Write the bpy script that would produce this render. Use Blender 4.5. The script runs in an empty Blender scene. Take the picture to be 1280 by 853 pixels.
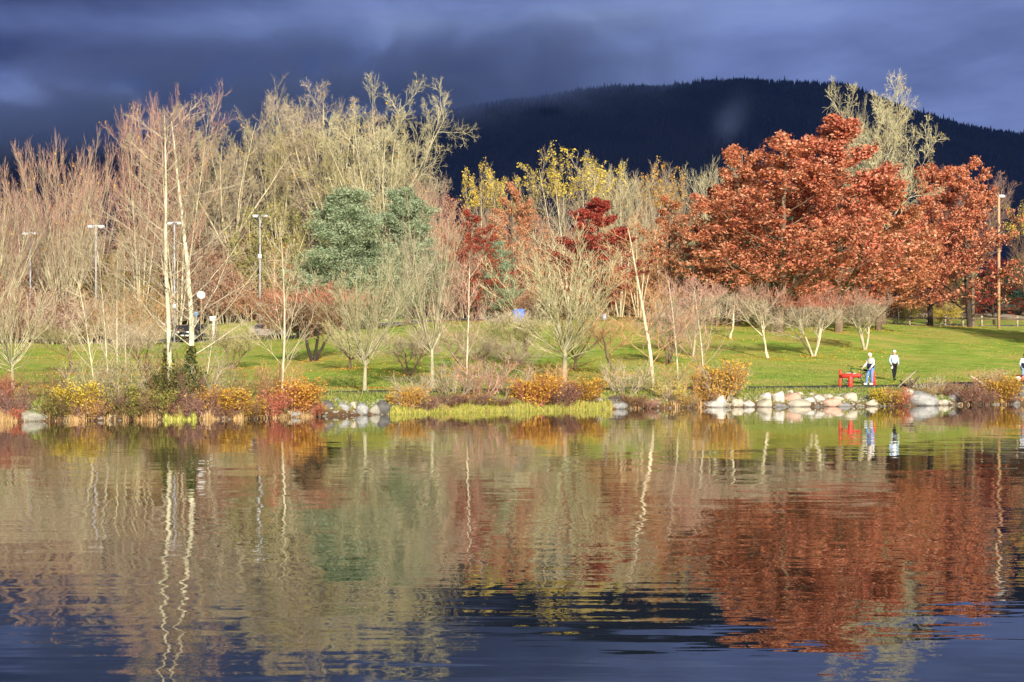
import bpy, math, random
import numpy as np
from mathutils import Vector, Matrix, noise as mnoise
PI = math.pi
R = math.radians
sc = bpy.context.scene
col = sc.collection

# ------------------------------------------------------------------ camera
FPX, YH, EYE = 2200.0, 455.0, 2.25          # focal length in photo pixels, horizon row, eye height above the lake
cam = bpy.data.cameras.new("camera")
cam.sensor_width = 36.0
cam.lens = 36.0 * FPX / 1280.0
cam.shift_y = (YH - 426.5) / 1280.0
cam.clip_start = 0.1
cam.clip_end = 20000
camo = bpy.data.objects.new("camera", cam)
col.objects.link(camo)
camo.location = (0, 0, EYE)
camo.rotation_euler = (R(90), 0, 0)
sc.camera = camo
# ------------------------------------------------------------------ light
SUN_EL, SUN_AZ = 21.0, 13.0                 # elevation; degrees to the right of straight behind the camera
sun = bpy.data.lights.new("sun", 'SUN')
sun.energy = 5.0
sun.angle = R(0.5)
sun.color = (1.0, 0.925, 0.80)
suno = bpy.data.objects.new("sun", sun)
col.objects.link(suno)
to_sun = Vector((math.sin(R(SUN_AZ)) * math.cos(R(SUN_EL)), -math.cos(R(SUN_AZ)) * math.cos(R(SUN_EL)), math.sin(R(SUN_EL))))
suno.rotation_euler = to_sun.to_track_quat('Z', 'Y').to_euler()
sc.view_settings.view_transform = 'Standard'
sc.view_settings.look = 'None'
sc.view_settings.exposure = 0.70
sc.view_settings.gamma = 1.0
sc.cycles.use_denoising = True
sc.cycles.denoiser = 'OPENIMAGEDENOISE'
sc.cycles.max_bounces = 6
sc.cycles.diffuse_bounces = 2
sc.cycles.glossy_bounces = 3
sc.cycles.transparent_max_bounces = 8
sc.cycles.volume_bounces = 2
sc.render.use_persistent_data = False


def N(nt, typ, **kw):
    n = nt.nodes.new(typ)
    for k, v in kw.items():
        if k.startswith('i_'):
            key = k[2:]
            n.inputs[int(key) if key.isdigit() else key].default_value = v
        else:
            setattr(n, k, v)
    return n


def L(nt, a, b):
    nt.links.new(a, b)


def math_node(nt, op, a, b=None, c=None, clamp=False):
    n = nt.nodes.new('ShaderNodeMath')
    n.operation = op
    n.use_clamp = clamp
    for i, v in enumerate((a, b, c)):
        if v is None:
            continue
        if isinstance(v, (int, float)):
            n.inputs[i].default_value = v
        else:
            nt.links.new(v, n.inputs[i])
    return n.outputs[0]


def ramp(nt, fac, stops, interp='LINEAR'):
    n = nt.nodes.new('ShaderNodeValToRGB')
    n.color_ramp.interpolation = interp
    e = n.color_ramp.elements
    while len(e) < len(stops):
        e.new(0.5)
    for el, (p, c) in zip(e, stops):
        el.position = p
        el.color = (c[0], c[1], c[2], 1)
    nt.links.new(fac, n.inputs[0])
    return n.outputs[0]


def mixc(nt, fac, a, b):
    n = nt.nodes.new('ShaderNodeMix')
    n.data_type = 'RGBA'
    for sock, v in ((n.inputs[0], fac), (n.inputs[6], a), (n.inputs[7], b)):
        if isinstance(v, (int, float)):
            sock.default_value = v
        elif isinstance(v, (tuple, list)):
            sock.default_value = (v[0], v[1], v[2], 1)
        else:
            nt.links.new(v, sock)
    return n.outputs[2]


def noise(nt, vec, scale, detail=3, rough=0.55, dist=0.0):
    n = nt.nodes.new('ShaderNodeTexNoise')
    n.inputs['Scale'].default_value = scale
    n.inputs['Detail'].default_value = detail
    n.inputs['Roughness'].default_value = rough
    n.inputs['Distortion'].default_value = dist
    if vec is not None:
        nt.links.new(vec, n.inputs['Vector'])
    return n


def mapping(nt, vec, scale=(1, 1, 1), loc=(0, 0, 0)):
    n = nt.nodes.new('ShaderNodeMapping')
    n.inputs['Scale'].default_value = scale
    n.inputs['Location'].default_value = loc
    nt.links.new(vec, n.inputs['Vector'])
    return n.outputs[0]


# ------------------------------------------------------------------ sky: clear behind the camera, rain cloud ahead
world = bpy.data.worlds.new("World")
sc.world = world
world.use_nodes = True
nt = world.node_tree
nt.nodes.clear()
out = N(nt, 'ShaderNodeOutputWorld')
CUR = [nt]
bg_clear = N(nt, 'ShaderNodeBackground', i_Strength=0.10)
bg_cloud = N(nt, 'ShaderNodeBackground', i_Strength=1.0)
sky = N(nt, 'ShaderNodeTexSky', sky_type='NISHITA', sun_disc=False)
sky.sun_elevation = R(SUN_EL)
sky.sun_rotation = R(180 - SUN_AZ)
L(nt, sky.outputs[0], bg_clear.inputs[0])
tc = N(nt, 'ShaderNodeTexCoord')
dirv = tc.outputs['Generated']
sep = N(nt, 'ShaderNodeSeparateXYZ')
L(nt, dirv, sep.inputs[0])
dx, dy, dz = sep.outputs
el = math_node(nt, 'DIVIDE', dz, math_node(nt, 'MAXIMUM', dy, 0.15))      # slope of the sight line over the park
az = math_node(nt, 'DIVIDE', dx, math_node(nt, 'MAXIMUM', dy, 0.15))
n1 = noise(nt, mapping(nt, dirv, (3.0, 3.0, 11.0)), 1.6, 5, 0.5, 0.6).outputs[0]
n2 = noise(nt, mapping(nt, dirv, (2.0, 2.0, 6.0), (3.1, 0.4, 1.7)), 6.0, 4, 0.55, 0.3).outputs[0]


def bump1(x, c, w, amp, nt=None):
    nt = nt or CUR[0]
    """smooth hill of height amp, centred on c, about w wide"""
    t = math_node(nt, 'DIVIDE', math_node(nt, 'SUBTRACT', x, c), w)
    return math_node(nt, 'MULTIPLY', math_node(nt, 'EXPONENT', math_node(nt, 'MULTIPLY', math_node(nt, 'MULTIPLY', t, t), -1.0)), amp)


def blob(ca, wa, ce, we, amp):
    return math_node(nt, 'MULTIPLY', bump1(az, ca, wa, 1.0), bump1(el, ce, we, amp))


tot = math_node(nt, 'ADD', math_node(nt, 'MULTIPLY', n1, 0.80), math_node(nt, 'MULTIPLY_ADD', n2, 0.34, -0.15))
for a in ((-0.26, 0.15, 0.146, 0.016, 0.34), (0.02, 0.16, 0.172, 0.030, 0.20), (-0.12, 0.16, 0.158, 0.012, -0.02),
          (-0.22, 0.22, 0.176, 0.012, -0.20), (0.31, 0.06, 0.150, 0.030, 0.10), (0.16, 0.10, 0.163, 0.010, -0.04), (-0.30, 0.10, 0.215, 0.016, -0.16), (0.05, 0.25, 0.200, 0.016, 0.10)):
    tot = math_node(nt, 'ADD', tot, blob(*a))
ccol = ramp(nt, tot, [(0.20, (0.026, 0.036, 0.085)), (0.40, (0.064, 0.087, 0.188)), (0.62, (0.128, 0.172, 0.345)), (0.85, (0.20, 0.26, 0.44))])
L(nt, ccol, bg_cloud.inputs[0])
edge = math_node(nt, 'ADD', dy, math_node(nt, 'MULTIPLY', math_node(nt, 'SUBTRACT', n1, 0.5), 0.8))
mask = math_node(nt, 'MULTIPLY_ADD', edge, 1.6, 0.45, clamp=True)
mx = N(nt, 'ShaderNodeMixShader')
L(nt, mask, mx.inputs[0])
L(nt, bg_clear.outputs[0], mx.inputs[1])
L(nt, bg_cloud.outputs[0], mx.inputs[2])
L(nt, mx.outputs[0], out.inputs[0])


# ------------------------------------------------------------------ helpers: objects
def tag(o, label=None, cat=None, group=None, kind=None):
    if label:
        o['label'] = label
    if cat:
        o['category'] = cat
    if group:
        o['group'] = group
    if kind:
        o['kind'] = kind
    return o


def link(name, me, parent=None):
    o = bpy.data.objects.new(name, me)
    col.objects.link(o)
    if parent is not None:
        o.parent = parent
    return o


def empty(name, loc=(0, 0, 0), rz=0.0):
    o = bpy.data.objects.new(name, None)
    o.empty_display_size = 0.2
    col.objects.link(o)
    o.location = loc
    o.rotation_euler = (0, 0, rz)
    return o


def make_mesh(name, parts, mats, smooth=False):
    """parts: list of (V[n,3], F[m,k], material index, per-face random or None)"""
    me = bpy.data.meshes.new(name)
    Vs, loops, starts, mi, rn = [], [], [], [], []
    vo = lo = 0
    for V, F, m, r in parts:
        F = np.asarray(F)
        if len(F) == 0:
            continue
        Vs.append(np.asarray(V, dtype=np.float32))
        k = F.shape[1]
        loops.append((F + vo).ravel())
        starts.append(lo + np.arange(len(F)) * k)
        mi.append(np.full(len(F), m))
        rn.append(np.zeros(len(F)) if r is None else np.asarray(r))
        vo += len(V)
        lo += F.size
    V = np.concatenate(Vs)
    lp = np.concatenate(loops).astype(np.int32)
    st = np.concatenate(starts).astype(np.int32)
    me.vertices.add(len(V))
    me.vertices.foreach_set('co', V.ravel())
    me.loops.add(len(lp))
    me.loops.foreach_set('vertex_index', lp)
    me.polygons.add(len(st))
    me.polygons.foreach_set('loop_start', st)
    me.polygons.foreach_set('material_index', np.concatenate(mi).astype(np.int32))
    if smooth:
        me.polygons.foreach_set('use_smooth', np.ones(len(st), dtype=bool))
    at = me.attributes.new('rnd', 'FLOAT', 'FACE')
    at.data.foreach_set('value', np.concatenate(rn).astype(np.float32))
    for m in mats:
        me.materials.append(m)
    me.update(calc_edges=True)
    return me


def norm(a):
    return a / np.maximum(np.linalg.norm(a, axis=-1, keepdims=True), 1e-9)


def tubes(pts, rad, sides):
    """pts (B,n,3), rad (B,n) -> V, F quads"""
    B, n, _ = pts.shape
    T = norm(np.gradient(pts, axis=1))
    ref = np.where(np.abs(T[..., 2:3]) > 0.9, np.array([1.0, 0, 0]), np.array([0, 0, 1.0]))
    U = norm(np.cross(T, ref))
    W = np.cross(T, U)
    a = np.arange(sides) * 2 * PI / sides
    ring = pts[:, :, None, :] + rad[:, :, None, None] * (np.cos(a)[None, None, :, None] * U[:, :, None, :] + np.sin(a)[None, None, :, None] * W[:, :, None, :])
    base = (np.arange(B)[:, None, None] * n + np.arange(n - 1)[None, :, None]) * sides
    s = np.arange(sides)[None, None, :]
    s2 = (s + 1) % sides
    F = np.stack([base + s, base + s2, base + sides + s2, base + sides + s], axis=-1)
    return ring.reshape(-1, 3), F.reshape(-1, 4)


class MB:
    """collects boxes, bars, tubes into one mesh"""
    def __init__(self):
        self.p = []

    def quads(self, V, F, m=0):
        self.p.append((np.array(V, float), np.array(F), m, None))
        return self

    def box(self, c, s, rz=0.0, m=0, rx=0.0, ry=0.0):
        v = np.array([(x, y, z) for x in (-.5, .5) for y in (-.5, .5) for z in (-.5, .5)]) * np.array(s)
        M = np.array(Matrix.Rotation(rz, 3, 'Z') @ Matrix.Rotation(ry, 3, 'Y') @ Matrix.Rotation(rx, 3, 'X'))
        v = v @ M.T + np.array(c)
        return self.quads(v, [(0, 1, 3, 2), (4, 6, 7, 5), (0, 4, 5, 1), (2, 3, 7, 6), (0, 2, 6, 4), (1, 5, 7, 3)], m)

    def tube(self, pts, r, sides=8, m=0, cap=True):
        pts = np.array(pts, float)[None]
        n = pts.shape[1]
        rad = np.full((1, n), r, float) if np.isscalar(r) else np.array(r, float)[None]
        if cap:
            pts = np.concatenate([pts[:, :1], pts, pts[:, -1:]], 1)
            # tiny offset so gradients stay defined
            pts[:, 0] += (pts[:, 1] - pts[:, 2]) * 1e-3
            pts[:, -1] += (pts[:, -2] - pts[:, -3]) * 1e-3
            rad = np.concatenate([rad[:, :1] * 1e-3, rad, rad[:, -1:] * 1e-3], 1)
        V, F = tubes(pts, rad, sides)
        return self.quads(V, F, m)

    def sphere(self, c, s, seg=12, rings=8, m=0, rot=None):
        th = np.linspace(0, PI, rings + 1)
        ph = np.arange(seg) * 2 * PI / seg
        V = np.stack([np.sin(th)[:, None] * np.cos(ph), np.sin(th)[:, None] * np.sin(ph), np.cos(th)[:, None] * np.ones(seg)], -1).reshape(-1, 3) * np.array(s)
        if rot is not None:
            V = V @ np.array(rot).T
        V = V + np.array(c)
        i = np.arange(rings)[:, None] * seg
        j = np.arange(seg)[None]
        F = np.stack([i + j, i + seg + j, i + seg + (j + 1) % seg, i + (j + 1) % seg], -1).reshape(-1, 4)
        return self.quads(V, F, m)

    def torus(self, c, R0, r, seg=28, sides=8, axis='Y', m=0, arc=2 * PI, a0=0.0):
        full = abs(arc - 2 * PI) < 1e-6
        a = a0 + np.linspace(0, arc, seg + 1)
        if axis == 'Y':
            P = np.stack([np.cos(a) * R0, 0 * a, np.sin(a) * R0], -1)
        elif axis == 'X':
            P = np.stack([0 * a, np.cos(a) * R0, np.sin(a) * R0], -1)
        else:
            P = np.stack([np.cos(a) * R0, np.sin(a) * R0, 0 * a], -1)
        P = P + np.array(c)
        V, F = tubes(P[None], np.full((1, seg + 1), r), sides)
        return self.quads(V, F, m)

    def build(self, name, mat, parent=None, smooth=False):
        mats = mat if isinstance(mat, (list, tuple)) else [mat]
        return link(name, make_mesh(name, self.p, mats, smooth), parent)


# ------------------------------------------------------------------ materials
def new_mat(name):
    m = bpy.data.materials.new(name)
    m.use_nodes = True
    nt = m.node_tree
    b = nt.nodes['Principled BSDF']
    return m, nt, b


def simple(name, c, rough=0.7, spec=0.3, var=0.25, scale=6.0, metal=0.0, bump=0.0):
    m, nt, b = new_mat(name)
    tc = N(nt, 'ShaderNodeTexCoord')
    n = noise(nt, tc.outputs['Object'], scale, 5, 0.6)
    lo = tuple(x * (1 - var) for x in c)
    hi = tuple(min(1, x * (1 + var)) for x in c)
    L(nt, ramp(nt, n.outputs[0], [(0.3, lo), (0.7, hi)]), b.inputs['Base Color'])
    b.inputs['Roughness'].default_value = rough
    b.inputs['Specular IOR Level'].default_value = spec
    b.inputs['Metallic'].default_value = metal
    if bump:
        bn = N(nt, 'ShaderNodeBump', i_Strength=0.6, i_Distance=bump)
        L(nt, n.outputs[0], bn.inputs['Height'])
        L(nt, bn.outputs[0], b.inputs['Normal'])
    return m


def wood_mat(name, c1, c2, moss=None, scale=2.5):
    """bark or twig: two tones in blotches along the limb, a little different from tree to tree"""
    m, nt, b = new_mat(name)
    tc = N(nt, 'ShaderNodeTexCoord')
    oi = N(nt, 'ShaderNodeObjectInfo')
    n = noise(nt, mapping(nt, tc.outputs['Object'], (1, 1, 0.45)), scale, 4, 0.65)
    c = ramp(nt, n.outputs[0], [(0.32, c1), (0.68, c2)])
    if moss:
        n2 = noise(nt, tc.outputs['Object'], 0.9, 3)
        f = math_node(nt, 'MULTIPLY_ADD', n2.outputs[0], 4.0, -1.8, clamp=True)
        c = mixc(nt, f, c, moss)
    hs = N(nt, 'ShaderNodeHueSaturation')
    L(nt, math_node(nt, 'MULTIPLY_ADD', oi.outputs['Random'], 0.4, 0.8), hs.inputs['Value'])
    L(nt, c, hs.inputs['Color'])
    L(nt, hs.outputs[0], b.inputs['Base Color'])
    b.inputs['Roughness'].default_value = 0.85
    b.inputs['Specular IOR Level'].default_value = 0.15
    return m


def leaf_mat(name, cols, trans=0.35, rough=0.55):
    """leaf colours picked leaf by leaf; thin, so some light passes through"""
    m = bpy.data.materials.new(name)
    m.use_nodes = True
    nt = m.node_tree
    nt.nodes.clear()
    o = N(nt, 'ShaderNodeOutputMaterial')
    at = N(nt, 'ShaderNodeAttribute', attribute_name='rnd')
    oi = N(nt, 'ShaderNodeObjectInfo')
    k = len(cols)
    c = ramp(nt, at.outputs['Fac'], [((i + 0.5) / k, cc) for i, cc in enumerate(cols)])
    hs = N(nt, 'ShaderNodeHueSaturation')
    L(nt, math_node(nt, 'MULTIPLY_ADD', oi.outputs['Random'], 0.014, 0.494), hs.inputs['Hue'])
    L(nt, c, hs.inputs['Color'])
    d = N(nt, 'ShaderNodeBsdfDiffuse')
    t = N(nt, 'ShaderNodeBsdfTranslucent')
    g = N(nt, 'ShaderNodeBsdfGlossy', i_Roughness=rough)
    L(nt, hs.outputs[0], d.inputs[0])
    L(nt, hs.outputs[0], t.inputs[0])
    m1 = N(nt, 'ShaderNodeMixShader')
    m1.inputs[0].default_value = trans
    L(nt, d.outputs[0], m1.inputs[1])
    L(nt, t.outputs[0], m1.inputs[2])
    m2 = N(nt, 'ShaderNodeMixShader')
    m2.inputs[0].default_value = 0.015
    L(nt, m1.outputs[0], m2.inputs[1])
    L(nt, g.outputs[0], m2.inputs[2])
    L(nt, m2.outputs[0], o.inputs[0])
    return m


M = {}
M['bark_pale'] = wood_mat('bark pale', (0.34, 0.29, 0.18), (0.62, 0.55, 0.37))
M['bark_cream'] = wood_mat('bark cream', (0.40, 0.36, 0.24), (0.68, 0.62, 0.44))
M['bark_brown'] = wood_mat('bark brown', (0.09, 0.06, 0.04), (0.22, 0.16, 0.10))
M['bark_dark'] = wood_mat('bark dark', (0.030, 0.022, 0.018), (0.075, 0.055, 0.04))
M['bark_green'] = wood_mat('bark greenish', (0.24, 0.22, 0.14), (0.50, 0.46, 0.30), moss=(0.24, 0.24, 0.09))
M['twig_beige'] = wood_mat('twig beige', (0.34, 0.26, 0.17), (0.58, 0.48, 0.34))
M['twig_cream'] = wood_mat('twig cream', (0.42, 0.38, 0.21), (0.68, 0.61, 0.39))
M['twig_olive'] = wood_mat('twig olive', (0.28, 0.25, 0.11), (0.50, 0.44, 0.22))
M['twig_pink'] = wood_mat('twig pink', (0.38, 0.19, 0.14), (0.62, 0.38, 0.29))
M['twig_red'] = wood_mat('twig red', (0.34, 0.10, 0.065), (0.56, 0.23, 0.15))
M['twig_mauve'] = wood_mat('twig mauve', (0.22, 0.12, 0.10), (0.42, 0.26, 0.22))
M['twig_orange'] = wood_mat('twig orange', (0.42, 0.22, 0.10), (0.66, 0.41, 0.21))
M['twig_brown'] = wood_mat('twig brown', (0.16, 0.09, 0.05), (0.34, 0.21, 0.12))
M['leaf_rust'] = leaf_mat('leaf rust', [(0.30, 0.080, 0.045), (0.57, 0.170, 0.092), (0.70, 0.265, 0.15), (0.76, 0.44, 0.28)])
M['leaf_orange'] = leaf_mat('leaf orange brown', [(0.30, 0.095, 0.035), (0.54, 0.19, 0.085), (0.66, 0.28, 0.14), (0.64, 0.38, 0.22)])
M['leaf_crimson'] = leaf_mat('leaf crimson', [(0.18, 0.028, 0.018), (0.36, 0.065, 0.036), (0.46, 0.10, 0.055), (0.50, 0.17, 0.10)])
M['leaf_salmon'] = leaf_mat('leaf salmon', [(0.44, 0.13, 0.07), (0.60, 0.23, 0.13), (0.62, 0.33, 0.18), (0.55, 0.20, 0.11)])
M['leaf_yellow'] = leaf_mat('leaf yellow', [(0.42, 0.33, 0.03), (0.68, 0.50, 0.05), (0.80, 0.62, 0.10), (0.55, 0.50, 0.08)])
M['leaf_gold'] = leaf_mat('leaf gold', [(0.48, 0.22, 0.03), (0.68, 0.38, 0.05), (0.74, 0.50, 0.08), (0.42, 0.14, 0.04)])
M['leaf_olive'] = leaf_mat('leaf olive', [(0.10, 0.12, 0.03), (0.20, 0.22, 0.05), (0.36, 0.33, 0.08), (0.50, 0.42, 0.08)])
M['leaf_ivy'] = leaf_mat('leaf ivy', [(0.03, 0.05, 0.015), (0.06, 0.09, 0.025), (0.14, 0.14, 0.04), (0.34, 0.28, 0.06)])
M['leaf_brown'] = leaf_mat('leaf brown', [(0.14, 0.05, 0.03), (0.26, 0.11, 0.06), (0.38, 0.20, 0.12), (0.46, 0.28, 0.16)])
M['needle'] = leaf_mat('pine needles', [(0.17, 0.24, 0.13), (0.31, 0.39, 0.23), (0.44, 0.52, 0.33), (0.54, 0.60, 0.42)], 0.35)
M['needle_dark'] = leaf_mat('dark needles', [(0.025, 0.05, 0.025), (0.05, 0.085, 0.04), (0.07, 0.11, 0.05)], 0.15)
M['reed'] = leaf_mat('reed straw', [(0.46, 0.29, 0.12), (0.62, 0.42, 0.20), (0.58, 0.30, 0.13), (0.66, 0.52, 0.28)])
M['sedge'] = leaf_mat('sedge yellow green', [(0.26, 0.34, 0.05), (0.46, 0.50, 0.08), (0.64, 0.62, 0.14), (0.66, 0.50, 0.20)])
M['turf'] = leaf_mat('bank grass', [(0.10, 0.17, 0.03), (0.20, 0.27, 0.05), (0.34, 0.34, 0.08), (0.42, 0.34, 0.14)])

# ------------------------------------------------------------------ terrain
U_SH = np.array([-2500, -400, 0, 310, 450, 640, 880, 1110, 1280, 1700, 4000.])
D_SH = np.array([62, 66, 68.3, 71.7, 77.3, 83.2, 90.8, 93.4, 98.0, 103, 110.])


def shore(u):
    return np.interp(u, U_SH, D_SH)


DK = np.array([100, 115, 130, 150, 170, 190, 215, 260, 400.])
COLS = {-300: [476, 460, 448, 436, 430, 425, 408, 395, 380],
        0: [476, 461, 449, 438, 431, 426, 407, 395, 380],
        200: [476, 461, 449, 438, 431, 426, 406, 394, 380],
        340: [474, 456, 442, 431, 425.5, 422, 398, 392, 380],
        460: [470, 448, 429, 414, 410, 408, 398, 392, 380],
        560: [470, 446, 424, 405, 402, 402, 398, 392, 380],
        700: [476, 455, 430, 407, 399, 397, 395, 390, 380],
        880: [478, 455, 431, 408, 399, 398, 396, 390, 380],
        1000: [479, 456, 436, 412, 402, 400, 398, 390, 380],
        1160: [480, 462, 446, 425, 412, 406.5, 404, 392, 378],
        1280: [481, 466, 451, 431, 416, 408, 404, 382, 372],
        1600: [481, 466, 451, 431, 416, 408, 402, 380, 370]}
CU = np.array(sorted(COLS))
CZ = np.array([[EYE + (YH - y) * d / FPX for y, d in zip(COLS[u], DK)] for u in sorted(COLS)])


def zg(x, y):
    """ground height, x and y arrays or floats"""
    x = np.asarray(x, float)
    y = np.asarray(y, float)
    yy = np.maximum(y, 5.0)
    u = 640 + np.clip(x / yy, -2.5, 2.5) * FPX
    ds = shore(u)
    s = yy - ds
    # bank: from the lake bed up to the lawn's first knot
    uu = np.clip(u, CU[0], CU[-1])
    i = np.clip(np.searchsorted(CU, uu) - 1, 0, len(CU) - 2)
    t = (uu - CU[i]) / (CU[i + 1] - CU[i])
    t = t * t * (3 - 2 * t)
    yc = np.clip(yy, DK[0], DK[-1] - 1e-3)
    j = np.clip(np.searchsorted(DK, yc, side='right') - 1, 0, len(DK) - 2)
    w = (yc - DK[j]) / (DK[j + 1] - DK[j])

    def at(ii):
        p0 = CZ[ii, np.maximum(j - 1, 0)]
        p1 = CZ[ii, j]
        p2 = CZ[ii, j + 1]
        p3 = CZ[ii, np.minimum(j + 2, len(DK) - 1)]
        h = DK[j + 1] - DK[j]
        m1 = (p2 - p0) / (DK[j + 1] - DK[np.maximum(j - 1, 0)]) * h
        m2 = (p3 - p1) / (DK[np.minimum(j + 2, len(DK) - 1)] - DK[j]) * h
        return (2 * w**3 - 3 * w**2 + 1) * p1 + (w**3 - 2 * w**2 + w) * m1 + (-2 * w**3 + 3 * w**2) * p2 + (w**3 - w**2) * m2
    zl = at(i) * (1 - t) + at(i + 1) * t
    zb = np.interp(s, [-30, -6, -1.0, 0.0, 0.8, 2.6, 4.0], [-2.4, -1.2, -0.28, 0.0, 0.38, 0.80, 0.92])
    k = np.clip((s - 4.0) / np.maximum(100.0 - (ds + 4.0), 1.0), 0, 1)
    z = np.where(s < 4.0, zb, 0.92 + (CZ[i, 0] * (1 - t) + CZ[i + 1, 0] * t - 0.92) * k)
    z = np.where(yy > np.maximum(100.0, ds + 5), zl, z)
    far = np.clip((yy - 400) / 1900, 0, 1)
    z = z + far * 45
    # the bank the photographer stands on, and the lake's far ends
    near = np.interp(y, [-1e9, 0, 2.0, 5.0, 14.0, 30.0], [3.2, 3.2, 2.6, 0, -4, -9])
    z = np.where(y < 30, np.maximum(z, near - 2.6 + np.where(y < 2, 0.0, 0.0)), z)
    side = np.interp(np.abs(x), [0, 170, 230, 1e5], [-9, -9, 1.2, 1.2])
    z = np.maximum(z, side)
    bumpy = 0.05 * np.sin(x * 0.9 + y * 0.31) * np.sin(y * 0.53 + 1.3) + 0.05 * np.sin(x * 0.21 - 0.4) * np.sin(y * 0.17 + x * 0.08)
    return z + bumpy * np.clip((s - 4) / 8, 0, 1)


def gz(x, y):
    return float(zg(x, y))


def on(px, d):
    """ground point under photo column px at distance d"""
    x = (px - 640) / FPX * d
    return Vector((x, d, gz(x, d)))


def hit(px, py, d0=None):
    """ground point seen at photo pixel (px, py), searching outwards"""
    d = float(shore(px)) + 0.5 if d0 is None else d0
    while d < 390:
        p = on(px, d)
        if YH - (p.z - EYE) * FPX / d <= py:
            return p
        d += 0.25
    return on(px, d)


def ztop(py, d):
    return EYE + (YH - py) * d / FPX


def grid_mesh(name, xs, ys, zf, mats):
    X, Y = np.meshgrid(xs, ys)
    Z = zf(X, Y)
    V = np.stack([X, Y, Z], -1).reshape(-1, 3)
    nx, ny = len(xs), len(ys)
    i = np.arange(ny - 1)[:, None] * nx
    j = np.arange(nx - 1)[None]
    F = np.stack([i + j, i + j + 1, i + nx + j + 1, i + nx + j], -1).reshape(-1, 4)
    return make_mesh(name, [(V, F, 0, None)], mats, True)


# lawn and soil
m, nt, b = new_mat('ground')
tcn = N(nt, 'ShaderNodeTexCoord')
P = tcn.outputs['Object']
na = noise(nt, P, 0.16, 4, 0.6).outputs[0]
nb = noise(nt, mapping(nt, P, (0.7, 1, 1)), 0.9, 5, 0.65).outputs[0]
nc = noise(nt, P, 9.0, 4, 0.7).outputs[0]
g = ramp(nt, math_node(nt, 'ADD', math_node(nt, 'MULTIPLY', nb, 0.6), math_node(nt, 'MULTIPLY', nc, 0.4)),
         [(0.34, (0.10, 0.19, 0.025)), (0.50, (0.25, 0.36, 0.05)), (0.66, (0.43, 0.47, 0.10))])
g2 = ramp(nt, nc, [(0.3, (0.34, 0.28, 0.06)), (0.7, (0.60, 0.48, 0.16))])
f = math_node(nt, 'MULTIPLY_ADD', na, 5.0, -2.2, clamp=True)
g = mixc(nt, math_node(nt, 'MULTIPLY', f, 0.8), g, g2)
# leaf-littered soil under the far wood and below the waterline
geo = N(nt, 'ShaderNodeNewGeometry')
sp = N(nt, 'ShaderNodeSeparateXYZ')
L(nt, geo.outputs['Position'], sp.inputs[0])
soil = ramp(nt, nc, [(0.3, (0.07, 0.04, 0.024)), (0.55, (0.15, 0.09, 0.05)), (0.75, (0.30, 0.18, 0.09))])
wfar = math_node(nt, 'ADD', math_node(nt, 'MULTIPLY_ADD', sp.outputs[1], 0.03, -6.3), math_node(nt, 'MULTIPLY', math_node(nt, 'SUBTRACT', nb, 0.5), 2.5), clamp=True)
lowb = math_node(nt, 'ADD', math_node(nt, 'MULTIPLY_ADD', sp.outputs[2], -2.6, 1.35), math_node(nt, 'MULTIPLY', math_node(nt, 'SUBTRACT', nb, 0.5), 1.6), clamp=True)
g = mixc(nt, math_node(nt, 'MAXIMUM', wfar, lowb), g, soil)
L(nt, g, b.inputs['Base Color'])
b.inputs['Roughness'].default_value = 0.9
b.inputs['Specular IOR Level'].default_value = 0.1
bn = N(nt, 'ShaderNodeBump', i_Strength=1.0, i_Distance=0.10)
L(nt, math_node(nt, 'ADD', nc, nb), bn.inputs['Height'])
L(nt, bn.outputs[0], b.inputs['Normal'])
M['ground'] = m

xs = np.unique(np.concatenate([np.linspace(-9000, -700, 12), np.linspace(-700, -60, 50), np.linspace(-60, 60, 241), np.linspace(60, 700, 50), np.linspace(700, 9000, 12)]))
ys = np.unique(np.concatenate([np.linspace(-3000, -20, 8), np.linspace(-20, 60, 30), np.linspace(60, 132, 200), np.linspace(132, 280, 110), np.linspace(280, 700, 30), np.linspace(700, 9000, 20)]))
tag(link('ground', grid_mesh('ground', xs, ys, zg, [M['ground']])), kind='structure')

# ------------------------------------------------------------------ water
m, nt, b = new_mat('lake water')
tcn = N(nt, 'ShaderNodeTexCoord')
P = tcn.outputs['Object']
sp = N(nt, 'ShaderNodeSeparateXYZ')
L(nt, P, sp.inputs[0])
wind = noise(nt, mapping(nt, P, (0.05, 0.11, 1)), 1.0, 3, 0.5).outputs[0]
shelter = ramp(nt, math_node(nt, 'DIVIDE', sp.outputs[1], 90.0), [(0.15, (1, 1, 1)), (0.45, (0.72,) * 3), (0.95, (0.34,) * 3)])
amp = math_node(nt, 'MULTIPLY', math_node(nt, 'MULTIPLY_ADD', wind, 1.5, 0.25), shelter)
acc = None
for (sx, sy, s, ax, ay, det) in ((0.55, 1.0, 0.8, 0.055, 0.018, 2), (0.40, 1.0, 2.6, 0.045, 0.022, 2), (0.16, 1.0, 7.0, 0.020, 0.030, 2)):
    nn = noise(nt, mapping(nt, P, (sx, sy, 1), (s * 3.3, s * 1.7, 0)), s, det, 0.5)
    v = N(nt, 'ShaderNodeVectorMath', operation='SUBTRACT')
    L(nt, nn.outputs[1], v.inputs[0])
    v.inputs[1].default_value = (0.5, 0.5, 0.5)
    v2 = N(nt, 'ShaderNodeVectorMath', operation='MULTIPLY')
    L(nt, v.outputs[0], v2.inputs[0])
    v2.inputs[1].default_value = (ax, ay, 0)
    if acc is None:
        acc = v2.outputs[0]
    else:
        a = N(nt, 'ShaderNodeVectorMath', operation='ADD')
        L(nt, acc, a.inputs[0])
        L(nt, v2.outputs[0], a.inputs[1])
        acc = a.outputs[0]
scl = N(nt, 'ShaderNodeVectorMath', operation='SCALE')
L(nt, acc, scl.inputs[0])
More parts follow.
